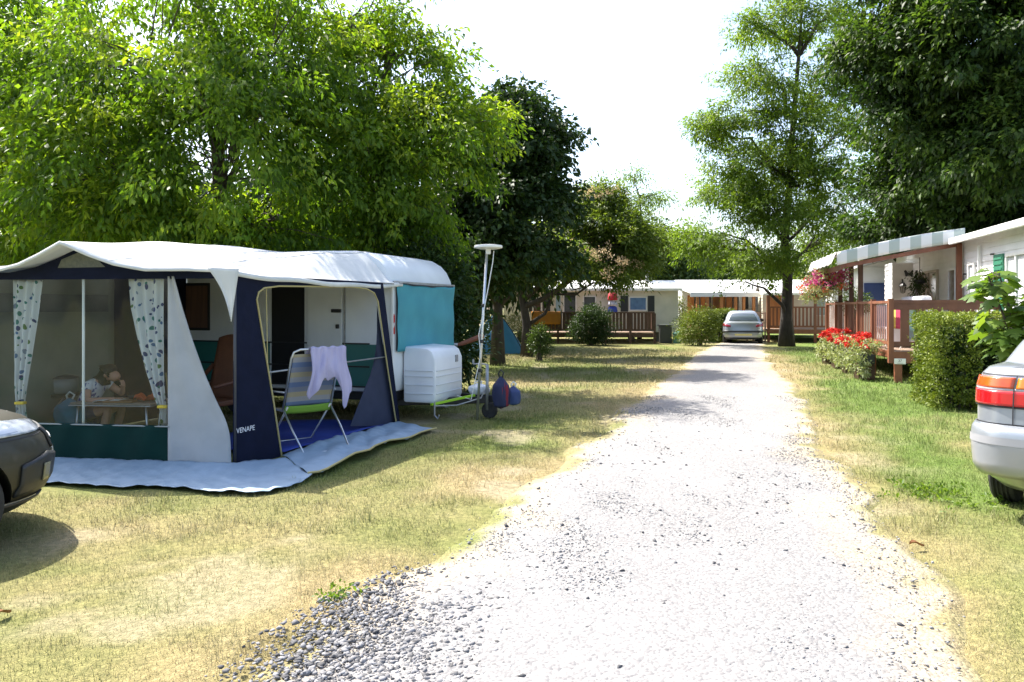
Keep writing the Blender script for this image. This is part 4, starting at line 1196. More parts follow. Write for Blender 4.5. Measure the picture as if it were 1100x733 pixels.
for s in (-1, 1):
    b = MB().lathe([(.002, -.010), (.009, -.006), (.011, 0), (.009, .006), (.002, .010)], (.437, s * .03, .795), 10); b.build("eye", DARKM, ps, smooth=True)
    b = MB().lathe([(.004, -.012), (.022, -.006), (.026, .002), (.012, .010)], (.345, s * .080, .79), 10, 'Y'); b.build("ear", SKIN, ps, smooth=True)
b = MB().tube([(.462, -.02, .735), (.47, 0, .733), (.462, .02, .735)], .006, 6); b.build("mouth", mat("lips", (.30, .09, .08), .5), ps, smooth=True)
st = thing("camping_stool", "low dark camping stool under the person in the awning", "stool", (PX_, PY_, 0), R(-8))
b = MB().box((0, 0, .215), (.34, .34, .03)); b.build("seat", mat("navy_cloth", (0, 0, 0)), st, bevel=.01)
for sx in (-1, 1):
    for sy in (-1, 1):
        b = MB().tube([(sx * .14, sy * .14, .21), (-sx * .14, sy * .15, 0)], .011, 6); b.build("leg", ALU, st)

# kitchen stand with pot and crate, left inside the awning
KS = at(58, 440, 9.7); KS.z = 0
ks = thing("camping_stand", "low dark folding stand inside the awning beneath the cooking pot", "stand", KS, R(-5))
b = MB().bx(-.30, .30, -.2, .2, .50, .53); b.build("shelf", mat("dark_shelf", (.03, .03, .032), .6), ks)
for sx in (-1, 1):
    for sy in (-1, 1):
        b = MB().tube([(sx * .26, sy * .17, .5), (-sx * .20, sy * .18, 0)], .012, 6); b.build("leg", GALV, ks)
pt = thing("cooking_pot", "wide grey cooking pot with a lid on the folding stand in the awning", "pot", KS + V(.08, .02, .53))
b = MB().lathe([(.16, 0), (.185, .02), (.19, .19), (.175, .19), (.17, .03), (.0, .02)], n=28); b.build("pan", mat("grey_enamel", (.25, .26, .25), .35), pt, smooth=True)
b = MB().lathe([(.20, .19), (.20, .20), (.12, .225), (.03, .235), (.025, .26), (.0, .26)], n=28); b.build("lid", mat("dark_lid", (.06, .065, .065), .35), pt, smooth=True)
bx_ = thing("storage_tub", "bright blue plastic tub standing on the left end of the folding stand", "tub", KS + V(-.18, -.1, .53), R(10))
b = MB().prism([(-.15, -.1, 0), (.15, -.1, 0), (.15, .1, 0), (-.15, .1, 0)], (0, 0, .10)); b.build("tub_body", mat("blue_plastic", (.02, .14, .42), .4), bx_, bevel=.015)
b = MB().bx(-.17, .17, -.12, .12, .10, .125); b.build("rim", mat("blue_plastic", (0, 0, 0)), bx_, bevel=.01)
bgm = mat("teal_bag_cloth", (.03, .15, .24), .8, (.04, .2, .3), 6, bump=.3, bscale=10)
def soft(fn_r, n=18, k=12, sc=(1, 1, 1)):
    b = MB()
    return b.lathe(fn_r, n=n)
def sack(name, label, cat, loc, w, h, m, seed, rz=0, tie=None):
    r = random.Random(seed)
    t = thing(name, label, cat, loc, rz)
    def fn(u, v):
        a_ = 2 * math.pi * u
        rr = w * (.75 + .45 * math.sin(math.pi * (v * .92 + .04)) ** .7 - .72 * max(0, v - .72) / .28) * (1 + .07 * math.sin(3 * a_ + seed) + .05 * math.sin(5 * a_ + v * 7))
        rr *= min(1, v * 12 + .05)
        return V(math.cos(a_) * rr, math.sin(a_) * rr * .72, h * v)
    b = MB().grid(fn, 28, 22); b.build("cloth_body", m, t, smooth=True)
    b = MB().tube([(w * .15, 0, h * .9), (w * .4, 0, h * 1.12), (0, 0, h * 1.22), (-w * .3, 0, h * 1.1), (-w * .15, 0, h * .92)], .012, 6); b.build("cord", tie or WHITE, t, smooth=True)
    return t
sack("cloth_bag", "teal cloth bag beside the person inside the awning", "bag", at(75, 440, 9.25) * 1, .14, .34, bgm, 3)
bag0 = [o for o in COL.objects if o.name.startswith("cloth_bag")][0]; bag0.location.z = .18
# support crate of that bag
cr_ = thing("plastic_crate", "grey plastic crate under the teal bag inside the awning", "crate", V(bag0.location.x, bag0.location.y, 0))
b = MB().bx(-.18, .18, -.14, .14, 0, .18); b.build("crate_body", mat("grey_crate", (.12, .13, .14), .5), cr_, bevel=.01)
b = MB()
for z in (.06, .12): b.bx(-.185, .185, -.145, .145, z, z + .015)
b.build("ridge", mat("grey_crate", (0, 0, 0)), cr_)
# straw bundle basket right of the table
bk_ = thing("wicker_basket", "brown wicker basket with loose stalks to the right of the camping table", "basket", V(-3.98, 9.15, 0))
b = MB().lathe([(.12, 0), (.16, .1), (.19, .30), (.20, .36), (.18, .36), (.15, .1), (0, .03)], n=24); b.build("basket_body", mat("wicker", (.14, .10, .045), .8, (.09, .06, .03), 25, bump=.8, bscale=50), bk_, smooth=True)
b = MB(); rr = random.Random(4)
for k in range(16):
    a_ = rr.random() * 6.28
    b.tube([(.08 * math.cos(a_), .08 * math.sin(a_), .2), (.26 * math.cos(a_), .2 * math.sin(a_), .55 + .35 * rr.random())], .008, 5)
b.build("stalk", mat("straw", (.26, .2, .09), .8), bk_)
# brown high-backed chair by the caravan side window
bc = thing("reclining_chair", "brown high-backed chair standing beneath the caravan's side window inside the awning", "chair", V(-3.75, 10.0, 0), R(-25))
brn = mat("brown_leatherette", (.17, .065, .03), .5, (.13, .05, .025), 5, bump=.2)
b = MB().grid(lambda u, v: V(-.26 + .52 * u, .02 + .20 * v, .42 + .78 * v + .05 * math.sin(math.pi * u) * v), 10, 14); b.build("backrest", brn, bc, smooth=True, thick=.05)
b = MB().box((0, -.24, .40), (.52, .5, .07)); b.build("seat", brn, bc, bevel=.02)
for s in (-1, 1):
    b = MB().tube([(s * .28, .12, .85), (s * .29, -.1, .66), (s * .29, -.42, .62)], [.03, .03, .025], 8); b.build("armrest", brn, bc, smooth=True)
    b = MB().tube([(s * .26, .05, .4), (s * .26, .12, 0)], .014, 6); b.build("leg", BLKPL, bc)
    b = MB().tube([(s * .26, -.42, .4), (s * .26, -.46, 0)], .014, 6); b.build("leg", BLKPL, bc)

# ------------------------------------------------------------------ by the drawbar
mz = gp(513, 452); mz = V(-.50, 11.05, 0)
mt = thing("antenna_mast", "white television antenna on a slim leaning pole beside the caravan hitch", "antenna", mz)
top = at(523, 268, 11.05) - mz
b = MB().tube([V(0, 0, 0), top * .5, top], .019, 10); b.build("pole", ALU, mt, smooth=True)
b = MB().lathe([(.0, -.03), (.12, -.03), (.20, -.012), (.205, .0), (.20, .025), (.12, .035), (0, .04)], tuple(top + V(.02, 0, .03)), 28); b.build("antenna_head", mat("antenna_plastic", (.80, .78, .74), .35), mt, auto=True)
b = MB().box(top + V(.02, 0, -.03), (.07, .06, .08)); b.build("bracket", WHITE, mt, bevel=.01)
pts = [top + V(.10, -.02, -.02), top + V(.085, -.02, -.18), top + V(.03, -.025, -.5), top * .62 + V(.0, -.03, 0), top * .5 + V(-.045, -.02, 0), top * .38 + V(.0, -.03, 0), top * .25 + V(-.05, -.02, 0), top * .12 + V(-.1, 0, 0), V(-.28, -.05, .35)]
b = MB().tube(pts, .007, 6); b.build("cable", WHITE, mt, smooth=True)
b = MB()
for t_ in (.28, .45, .66): b.lathe([(.024, 0), (.03, .01), (.03, .04), (.024, .05)], tuple(top * t_), 10)
b.build("clip", BLKPL, mt)
stripebag = mat("navy_red_cloth", (.018, .024, .07), .8, (.20, .015, .03), 5, noisew=(.62, .65), stretch=(3, 3, .35), bump=.3, bscale=14)
hb = CM @ V(1.26, .95, .16)
sack("drawstring_bag", "navy and red striped drawstring bag hanging on the caravan hitch", "bag", hb + V(-.02, -.06, .0), .105, .46, stripebag, 2, tie=BLKPL)
sack("drawstring_bag", "smaller plain dark blue bag hanging to the right of the red-striped bag at the hitch", "bag", hb + V(.16, 0, .04), .095, .28, mat("blue_grey_cloth", (.03, .05, .14), .8, (.04, .07, .18), 5, bump=.3, bscale=12), 5)
wb = mat("white_plastic_sheet", (.66, .68, .72), .35, bump=.6, bscale=9)
sack("plastic_bag", "crumpled white plastic bag on the drawbar at the foot of the antenna pole", "bag", CM @ V(.86, 1.03, .33), .13, .17, wb, 8, tie=WHITE)
# dark hedge mass behind the caravan
p = V(-1.50, 14.6, 0)
shrub("evergreen_bush", "tall dark evergreen bush immediately behind the caravan, reaching down to the grass", p, [(p + V(.15, .1, 1.0), .75, .7, 1.0, 210), (p + V(.0, 0, 2.1), .7, .7, .75, 160), (p + V(-.8, .2, 1.4), .8, .7, 1.3, 200), (p + V(-1.8, .3, 1.5), 1.0, .7, 1.4, 160)], LM_DARK, 61, m=30, cr=.16, L=.11, W=.06, shell=.3)
# teal dome tent
tq = gp(533, 379); tq.z = 0
tn = thing("dome_tent", "small teal tent pitched on the grass behind the antenna pole", "tent", tq, R(20))
def tent(u, v):
    a_ = 2 * math.pi * u
    rr = 1.0 * (1 - v) ** .72
    sq = (abs(math.cos(a_)) ** 3 + abs(math.sin(a_)) ** 3) ** (-1 / 3)
    return V(math.cos(a_) * rr * sq * .95, math.sin(a_) * rr * sq * .95, 1.42 * v ** .95)
b = MB().grid(tent, 48, 20); b.build("flysheet", mat("teal_nylon", (.02, .13, .22), .55, (.025, .155, .25), 3, bump=.1, bscale=6), tn, smooth=True)
b = MB()
for k in range(4):
    b.tube([tent((k + .5) / 4, v / 12) * 1.01 for v in range(13)], .012, 6)
b.build("tent_pole", BLKPL, tn)
b = MB()
for k in range(4):
    e = tent((k + .5) / 4, 0); b.tube([e * 1.0 + V(0, 0, .02), e * 1.15 + V(0, 0, -.03)], .012, 6)
b.build("peg", GALV, tn)
# ------------------------------------------------------------------ mobile homes
def siding(b, p0, p1, z0, z1, pitch=.16, nrm=None, holes=(), t=.02):
    """lapped boards from p0 to p1 (2D points), outward normal nrm; holes = (s0, s1, z0, z1) in metres along the wall"""
    p0, p1 = Vector((p0[0], p0[1], 0)), Vector((p1[0], p1[1], 0))
    d = (p1 - p0); L = d.length; d.normalize()
    n = Vector((nrm[0], nrm[1], 0))
    z = z0
    while z < z1 - 1e-4:
        zt_ = min(z + pitch, z1)
        segs = [(0, L)]
        for (a_, c_, h0, h1) in holes:
            if h0 < zt_ - .01 and h1 > z + .01:
                new = []
                for (s, e) in segs:
                    if c_ <= s or a_ >= e: new.append((s, e)); continue
                    if a_ > s: new.append((s, a_))
                    if c_ < e: new.append((c_, e))
                segs = new
        for (s, e) in segs:
            A, B = p0 + d * s, p0 + d * e
            b.add([A + n * t + V(0, 0, z), B + n * t + V(0, 0, z), B + n * .004 + V(0, 0, zt_), A + n * .004 + V(0, 0, zt_), A + V(0, 0, z), B + V(0, 0, z), B - n * .01 + V(0, 0, zt_), A - n * .01 + V(0, 0, zt_)],
                  [(0, 1, 2, 3), (0, 4, 5, 1), (0, 3, 7, 4), (1, 5, 6, 2), (4, 7, 6, 5)])
        z = zt_
    return b
def wall_window(parent, x0, x1, z0, z1, y, frame, pane, ny=-1, mull=0, name="window", depth=.06):
    """window on a wall of constant y (outward normal ny along y)"""
    f = MB(); w = .05
    yo = y + ny * .03
    f.bx(x0, x1, yo - .03, yo + .03, z0, z0 + w); f.bx(x0, x1, yo - .03, yo + .03, z1 - w, z1)
    f.bx(x0, x0 + w, yo - .028, yo + .028, z0 + w, z1 - w); f.bx(x1 - w, x1, yo - .028, yo + .028, z0 + w, z1 - w)
    for k in range(mull):
        xm = x0 + (x1 - x0) * (k + 1) / (mull + 1); f.bx(xm - .025, xm + .025, yo - .026, yo + .026, z0 + w, z1 - w)
    o = f.build(name, frame, parent)
    b = MB().bx(x0 + w * .6, x1 - w * .6, y + ny * .034 - .004, y + ny * .034 + .004, z0 + w * .6, z1 - w * .6); b.build("pane", pane, o)
    return o
def shutter(parent, x0, x1, z0, z1, y, m, ny=-1):
    b = MB(); yo = y + ny * .045
    b.bx(x0, x1, yo - .012, yo + .012, z0, z1)
    n_ = int((z1 - z0) / .09)
    for k in range(n_):
        z = z0 + (k + .5) * (z1 - z0) / n_
        b.box(((x0 + x1) / 2, yo + ny * .016, z), (x1 - x0 - .06, .02, .035))
    return b.build("shutter", m, parent)

# --- cream home in the middle distance (front faces the camera, local y = depth)
H1 = V(.0, 37.2, 0)
x1_, x2_ = at(541, 300, 37.2).x, at(727, 300, 37.2).x
H1.x = x1_
hm = thing("mobile_home", "cream clad mobile home with dark shutters behind the silk tree", "mobile home", H1, R(-2))
Lh = x2_ - x1_
px2x = lambda px: (px - 541) / FPX * 37.2
py2z = lambda py: CAMH - (py - HOR) / FPX * 37.2
b = MB()
b.bx(.05, Lh - .05, .03, 3.6, .45, 2.56)
siding(b, (0, 0), (Lh, 0), .45, 2.56, .17, (0, -1)); siding(b, (Lh, 0), (Lh, 3.6), .45, 2.56, .17, (1, 0)); siding(b, (0, 3.6), (0, 0), .45, 2.56, .17, (-1, 0))
b.build("wall", CREAM, hm)
b = MB().prism([(-.15, -.22, 2.53), (-.15, 1.8, 2.98), (-.15, 3.82, 2.53), (-.15, 3.82, 2.47), (-.15, 1.8, 2.90), (-.15, -.22, 2.47)], (Lh + .3, 0, 0)); rf = b.build("roof", ROOFW, hm)
b = MB().bx(-.15, Lh + .15, -.28, -.222, 2.42, 2.54); b.build("gutter", WHITE, rf)
b = MB().tube([(px2x(699), 1.6, 2.7), (px2x(699), 1.6, 3.42)], .09, 10); b.lathe([(.12, 3.40), (.14, 3.44), (.12, 3.5), (0, 3.52)], (px2x(699), 1.6, 0), 12); b.build("flue_pipe", mat("flue_grey", (.45, .44, .43), .5), rf)
curtain_b = mat("blue_window_pane", (.05, .13, .26), .3, (.08, .18, .33), 5)
dk_sh = mat("dark_shutter", (.025, .03, .032), .6)
for (a_, c_, y0, y1, pm) in ((572, 582, 320, 338, "d"), (626, 640, 318, 340, "g"), (675, 694, 319, 334, "b")):
    wall_window(hm, px2x(a_), px2x(c_), py2z(y1), py2z(y0), 0, WHITE, {"d": mat("brown_pane", (.07, .045, .04), .2), "g": GLASS, "b": curtain_b}[pm], mull=0)
for (a_, c_) in ((568, 571.5), (583, 591), (666, 674), (695, 702)):
    shutter(hm, px2x(a_), px2x(c_), py2z(335), py2z(318), 0, dk_sh)
b = MB().bx(px2x(606), px2x(618), -.05, -.022, .6, 2.35); dd = b.build("door", GLASS, hm)
b = MB(); b.bx(px2x(605), px2x(606), -.055, -.02, .6, 2.4); b.bx(px2x(618), px2x(619), -.055, -.02, .6, 2.4); b.bx(px2x(605), px2x(619), -.055, -.02, 2.36, 2.42); b.build("frame", WHITE, dd)
b = MB().bx(px2x(597), px2x(602), -.05, -.022, .6, 2.3); b.build("pale_blue_curtain", mat("pale_blue_cloth", (.25, .36, .40), .8), hm)
b = MB()
for k in range(6): b.box((.8 + k * Lh / 6.2, .5, .22), (.3, .3, .46))
b.build("block", mat("concrete_block", (.25, .25, .24), .9), hm)

# its terrace
tr = thing("wooden_terrace", "dark wooden terrace with railings in front of the cream mobile home", "terrace", H1 + V(0, 0, 0), R(-2))
tx0, tx1, ty0, ty1, fl_ = px2x(574), px2x(694), -2.4, -.08, .50
b = MB()
n_ = 16
for k in range(n_):
    y = ty0 + (ty1 - ty0) * (k + .5) / n_; b.box(((tx0 + tx1) / 2, y, fl_), (tx1 - tx0, .13, .03))
b.build("floor", PLANK, tr)
b = MB().bx(tx0, tx1, ty0 - .03, ty0, fl_ - .22, fl_ - .02); b.build("fascia", WOODD, tr)
k = 0
for x in np.linspace(tx0, tx1, 6):
    b = MB().bx(x - .05, x + .05, ty0 - .14, ty0 - .04, 0, 1.36); b.build("post", WOODD, tr)
b = MB(); b.bx(tx0, tx1, ty0 - .15, ty0 - .03, 1.36, 1.42); b.bx(tx0, tx1, ty0 - .12, ty0 - .06, .58, .65)
nb_ = 34
for i in range(nb_):
    x = tx0 + (tx1 - tx0) * (i + .5) / nb_; b.bx(x - .06, x + .06, ty0 - .11, ty0 - .07, .65, 1.36)
b.build("railing", WOODD, tr)
b = MB(); b.bx(tx1 - .06, tx1, ty0, ty1, 1.36, 1.42)
for i in range(10):
    y = ty0 + (ty1 - ty0) * (i + .5) / 10; b.bx(tx1 - .05, tx1 - .01, y - .05, y + .05, .6, 1.36)
b.build("end_railing", WOODD, tr)
RM = Matrix.Translation(H1) @ Matrix.Rotation(R(-2), 4, 'Z')
# orange towel over the railing
b = MB().grid(lambda u, v: V(.65 * (2 * u - 1), (-.02 if v < .5 else .14) * 1 - .012 * math.sin(u * 9), 1.44 - abs(v - .42) * 1.35), 12, 12)
loose("towel", "orange towel hanging on the terrace railing right of the silk tree trunk", "towel", b, mat("orange_towel", (.42, .17, .02), .85, (.36, .14, .02), 4), RM @ V(px2x(586), ty0 - .17, 0) , R(-2), smooth=True, thick=.02)
# hanging red and blue toy windsock
ws = thing("windsock", "red and blue fabric windsock hanging under the cream home's eave", "windsock", RM @ V(px2x(656.5), -.5, 1.35))
for (z0, z1, c, nm) in ((.62, .98, (.42, .02, .03), "red_section"), (.36, .60, (.45, .45, .5), "white_section"), (.05, .34, (.03, .06, .32), "blue_section")):
    b = MB().lathe([(.12, z1), (.20, z1 - .06), (.24, z0 + .05), (.22, z0)], n=14); b.build(nm, mat(nm, c, .8), ws, smooth=True)
b = MB().tube([(0, 0, 0.0), (0, 0, 1.22)], .012, 6); b.build("cord", BLKPL, ws)
# bins to the right of the terrace
b0 = thing("storage_box", "dark grey storage box beside the right end of the cream home's terrace", "box", RM @ V(px2x(707.5), -1.6, 0))
b = MB().prism([(-.27, -.25, 0), (.27, -.25, 0), (.24, .25, 0), (-.24, .25, 0)], (0, 0, .78)); b.build("bin_body", mat("dark_grey_plastic", (.05, .055, .055), .5), b0, bevel=.02)
b = MB().bx(-.30, .30, -.29, .29, .78, .84); b.build("lid", mat("dark_grey_plastic", (0, 0, 0)), b0, bevel=.02)
b0 = thing("round_bin", "small pale teal bin to the right of the dark storage box", "bin", RM @ V(px2x(718.5), -1.9, 0))
b = MB().lathe([(.17, 0), (.20, .42), (.0, .42)], n=18); b.build("bin_body", mat("pale_teal_plastic", (.09, .22, .18), .5), b0, auto=True)
b = MB().lathe([(.22, .42), (.22, .46), (.1, .53), (0, .54)], n=18); b.build("lid", mat("pale_teal_plastic", (0, 0, 0)), b0, auto=True)
p = gp(635, 371)
shrub("bush", "large dark rounded bush in front of the cream home's terrace", p, [(p + V(0, 0, .72), .88, .7, .70, 260), (p + V(.1, 0, 1.25), .6, .5, .42, 110)], LM_DARK, 71, m=26, cr=.12, L=.085, W=.05)
p = gp(580, 388)
shrub("bush", "small young green shrub on the grass before the silk tree trunk", p, [(p + V(0, 0, .55), .30, .3, .40, 80), (p + V(0, 0, .82), .18, .18, .2, 30)], LM_BUSH, 72, m=22, cr=.08, L=.07, W=.04)
p = gp(551, 377)
shrub("bush", "pale grassy bush between the teal tent and the silk tree trunk", p, [(p + V(0, 0, .65), .62, .5, .6, 110), (p + V(.75, .4, .6), .5, .4, .5, 70)], LM_PALE, 73, m=26, cr=.12, L=.12, W=.02, droop=-.8)
p = gp(752, 371)
shrub("bush", "rounded light yellow-green bush left of the silver hatchback", p, [(p + V(-.15, 0, .75), .85, .7, .72, 260), (p + V(.2, .2, 1.15), .7, .5, .42, 130)], LM_HEDGE, 74, m=26, cr=.11, L=.075, W=.045)
p = gp(776, 368)
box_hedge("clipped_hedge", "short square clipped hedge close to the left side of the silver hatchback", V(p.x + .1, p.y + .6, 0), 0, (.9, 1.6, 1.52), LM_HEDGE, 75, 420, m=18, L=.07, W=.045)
p = gp(733, 364)
shrub("bush", "tall pale bush at the right end wall of the cream home", p, [(p + V(0, 1, 1.2), .35, .4, 1.1, 90)], LM_PALE, 76, m=22, cr=.12, L=.10, W=.05)

# --- white-roofed home at the end of the track
Y2 = 43.0
H2 = V(at(733, 300, Y2).x, Y2, 0)
h2 = thing("mobile_home", "white mobile home with an orange wooden terrace at the end of the track", "mobile home", H2, R(-3))
q2 = lambda px: (px - 733) / FPX * Y2
z2 = lambda py: CAMH - (py - HOR) / FPX * Y2
L2 = q2(880)
b = MB(); b.bx(.05, L2 - .05, .03, 3.5, .4, 2.62); siding(b, (0, 0), (L2, 0), .4, 2.62, .17, (0, -1)); siding(b, (0, 3.5), (0, 0), .4, 2.62, .17, (-1, 0)); b.build("wall", WSIDE, h2)
b = MB().prism([(-.15, -.25, 2.62), (-.15, 1.75, 3.22), (-.15, 3.75, 2.62), (-.15, 3.75, 2.54), (-.15, 1.75, 3.12), (-.15, -.25, 2.54)], (L2 + .3, 0, 0)); b.build("roof", ROOFW, h2)
wall_window(h2, q2(803), q2(822), z2(331), z2(312), 0, WHITE, mat("net_curtain_pane", (.42, .45, .52), .35, (.55, .57, .62), 4), mull=1)
shutter(h2, q2(797), q2(802.5), z2(332), z2(312), 0, dk_sh); shutter(h2, q2(822.5), q2(827.5), z2(332), z2(312), 0, dk_sh)
tr2 = thing("wooden_terrace", "orange-brown enclosed terrace with a white canopy, left of and behind the silver hatchback", "terrace", H2, R(-3))
xa, xb = q2(738), q2(799)
b = MB().prism([(xa - .3, -2.7, 2.36), (xa - .3, -.05, 2.60), (xa - .3, -.05, 2.66), (xa - .3, -2.7, 2.42)], (xb - xa + .4, 0, 0)); cp = b.build("canopy", mat("canopy_white", (.80, .80, .79), .6), tr2)
b = MB().bx(xa - .3, xb + .1, -2.74, -2.70, 2.18, 2.42); b.build("valance", mat("canopy_white", (0, 0, 0)), cp)
b = MB().bx(xa - .1, q2(826), -2.6, -.05, .5, .56); b.build("floor", PLANK, tr2)
for x in (q2(740), q2(750), q2(764), q2(778), q2(786), q2(796)):
    b = MB().bx(x - .07, x + .07, -2.6, -2.46, 0, 2.3); b.build("post", WOODO, tr2)
for x0, x1 in ((q2(738), q2(745)), (q2(752), q2(757)), (q2(779), q2(785))):
    b = MB().bx(x0, x1, -.14, -.07, .56, 2.3); b.build("back_panel", WOODO, tr2)
for x0, x1 in ((745.5, 751.5), (757.5, 763), (786, 792)):
    b = MB().bx(q2(x0), q2(x1), -.12, -.06, .56, 2.25); b.build("glass_door", GLASS, tr2)
b = MB(); b.bx(q2(765), q2(778), -.12, -.06, 1.1, 2.25); b.build("amber_window", mat("amber_pane", (.30, .14, .03), .3, (.16, .07, .02), 3), tr2)
b = MB(); b.bx(xa, q2(826), -2.64, -2.54, 1.30, 1.38); b.bx(xa, q2(826), -2.62, -2.56, .66, .74)
nb_ = 44
for i in range(nb_):
    x = xa + (q2(826) - xa) * (i + .5) / nb_; b.bx(x - .05, x + .05, -2.61, -2.57, .74, 1.30)
b.build("railing", WOODO, tr2)

# --- home right of the acacia
Y3 = 37.5
H3 = V(at(822, 300, Y3).x, Y3, 0)
h3 = thing("mobile_home", "pale mobile home partly hidden behind the acacia trunk and hanging flowers", "mobile home", H3, R(-14))
q3 = lambda px: (px - 822) / FPX * Y3 * 1.0
b = MB(); b.bx(.05, 4.6, 1.63, 5, .4, 2.5); siding(b, (0, 1.6), (4.6, 1.6), .4, 2.5, .17, (0, -1)); siding(b, (0, 5), (0, 1.6), .4, 2.5, .17, (-1, 0)); b.build("wall", CREAM, h3)
b = MB().prism([(-.15, 1.4, 2.5), (-.15, 3.2, 3.05), (-.15, 5.2, 2.5), (-.15, 5.2, 2.42), (-.15, 3.2, 2.95), (-.15, 1.4, 2.42)], (4.9, 0, 0)); b.build("roof", ROOFW, h3)
wall_window(h3, 2.5, 3.8, 1.2, 2.2, 1.6, WHITE, mat("greenish_pane", (.25, .33, .30), .3, (.40, .46, .45), 4), mull=1)
t3 = thing("wooden_terrace", "orange-brown terrace with a white pitched canopy behind the acacia trunk", "terrace", H3, R(-14))
b = MB().prism([(-.2, -1.5, 2.2), (-.2, 1.5, 2.62), (-.2, 1.5, 2.70), (-.2, -1.5, 2.30)], (2.4, 0, 0)); b.build("canopy", mat("canopy_white", (0, 0, 0)), t3)
b = MB().bx(-.05, 4.3, -1.4, 1.5, .55, .62); b.build("floor", PLANK, t3)
b = MB().bx(.05, .85, -.2, -.14, .62, 2.2); b.build("side_panel", WOODO, t3)
for x in (.05, 1.1, 2.1, 3.2, 4.25):
    b = MB().bx(x - .06, x + .06, -1.42, -1.30, 0, 2.25 if x < 2.2 else 1.68); b.build("post", WOOD, t3)
b = MB(); b.bx(0, 4.3, -1.43, -1.31, 1.60, 1.67); b.bx(0, 4.3, -1.40, -1.34, .70, .78)
for i in range(26):
    x = .1 + 4.1 * i / 25; b.bx(x - .045, x + .045, -1.39, -1.35, .78, 1.6)
b.build("railing", WOOD, t3)
b = MB().bx(-.05, 4.3, -1.46, -1.43, .40, .60); b.build("fascia", WOOD, t3)
lg = MB(); lg.bar((-.9, -1.2, 1.35), (-.05, -1.2, 1.35), .06); lg.bar((-.9, -1.2, .9), (-.05, -1.2, .9), .06)
for k in range(4): lg.bar((-.9 + k * .27, -1.2, 0), (-.9 + k * .27, -1.2, 1.4), .07)
lg.build("gate_railing", mat("pinkish_wood", (.45, .30, .24), .6), t3)

# --- home on the right (local: x away from the track, y away from the camera)
W0 = V(10.84, 18.58, 0); HRZ = R(-14)
HM = Matrix.Translation(W0) @ Matrix.Rotation(HRZ, 4, 'Z')
h4 = thing("mobile_home", "white clad mobile home with green shutters behind the hedge on the right", "mobile home", W0, HRZ)
b = MB(); b.bx(.03, 3.9, -8.6, 6.6, .45, 3.22)
def sidingx(b, x, y0, y1, z0, z1, holes=()):
    siding(b, (x, y1), (x, y0), z0, z1, .145, (-1, 0))
sidingx(b, 0, -8.6, 6.6, .45, 3.22)
siding(b, (0, -8.6), (3.9, -8.6), .45, 3.22, .145, (0, -1))
b.build("wall", WSIDE, h4)
b = MB().prism([(-.32, -8.9, 3.24), (1.95, -8.9, 3.72), (4.2, -8.9, 3.24), (4.2, -8.9, 3.15), (1.95, -8.9, 3.62), (-.32, -8.9, 3.15)], (0, 15.8, 0)); rf = b.build("roof", mat("pale_grey_roof", (.55, .56, .56), .5), h4)
b = MB().bx(-.40, -.322, -8.9, -.3, 3.1, 3.25); b.build("gutter", WHITE, rf, bevel=.02)
b = MB().tube([(-.07, -1.35, 3.0), (-.07, -1.35, .5)], .035, 8); b.build("drainpipe", WHITE, h4)
def xwindow(parent, y0, y1, z0, z1, x=0.0, frame=WHITE, pane=GLASS, mull=1, name="window"):
    f = MB(); w = .06; xo = x - .045
    f.bx(xo - .03, xo + .03, y0, y1, z0, z0 + w); f.bx(xo - .03, xo + .03, y0, y1, z1 - w, z1); f.bx(xo - .028, xo + .028, y0, y0 + w, z0 + w, z1 - w); f.bx(xo - .028, xo + .028, y1 - w, y1, z0 + w, z1 - w)
    for k in range(mull):
        ym = y0 + (y1 - y0) * (k + 1) / (mull + 1); f.bx(xo - .026, xo + .026, ym - .03, ym + .03, z0 + w, z1 - w)
    o = f.build(name, frame, parent)
    b = MB().bx(x - .034, x - .026, y0 + w * .5, y1 - w * .5, z0 + w * .5, z1 - w * .5); b.build("pane", pane, o)
    return o
net = mat("bright_net_pane", (.42, .44, .46), .2, (.55, .56, .58), 5)
xwindow(h4, -1.0, -.55, 1.55, 2.65, pane=net, mull=0)
xwindow(h4, -3.95, -2.9, 1.5, 2.7, pane=net, mull=1)
grs = mat("green_shutter_paint", (.03, .17, .10), .5)
for y in (-2.82, -4.0):
    b = MB().bx(-.09, -.05, y - (.0 if y > -3 else .52), y + (.52 if y > -3 else 0), 1.45, 2.72)
    for k in range(11): b.box((-.095, y + (.26 if y > -3 else -.26), 1.53 + k * .11), (.02, .44, .045))
    b.build("shutter", grs, h4)
b = MB()
for (y, z) in ((-.32, 2.4), (-.32, 1.65), (-1.2, 2.55), (-2.1, 2.75), (-.0, 2.35)): b.box((-.05, y, z), (.05, .10, .035))
b.build("shutter_catch", BLKPL, h4)
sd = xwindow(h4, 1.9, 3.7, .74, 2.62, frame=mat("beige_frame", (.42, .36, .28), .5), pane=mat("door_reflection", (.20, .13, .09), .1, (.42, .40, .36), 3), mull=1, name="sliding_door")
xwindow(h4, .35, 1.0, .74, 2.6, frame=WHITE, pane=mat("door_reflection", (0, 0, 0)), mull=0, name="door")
b = MB(); b.bx(-.55, -.022, 4.55, 5.5, .72, 2.95); siding(b, (-.57, 4.53), (-.02, 4.53), .72, 2.95, .145, (0, -1)); siding(b, (-.57, 5.5), (-.57, 4.53), .72, 2.95, .145, (-1, 0)); jog = b.build("side_cupboard", WSIDE, h4)
b = MB().bx(-.03, .02, 4.0, 4.18, .74, 2.7); b.build("dark_post", mat("plum_post", (.03, .012, .02), .5), h4)
ln = thing("wall_lantern", "black wall lantern on the white siding under the striped terrace awning", "lantern", HM @ V(-.30, 4.47, 2.02))
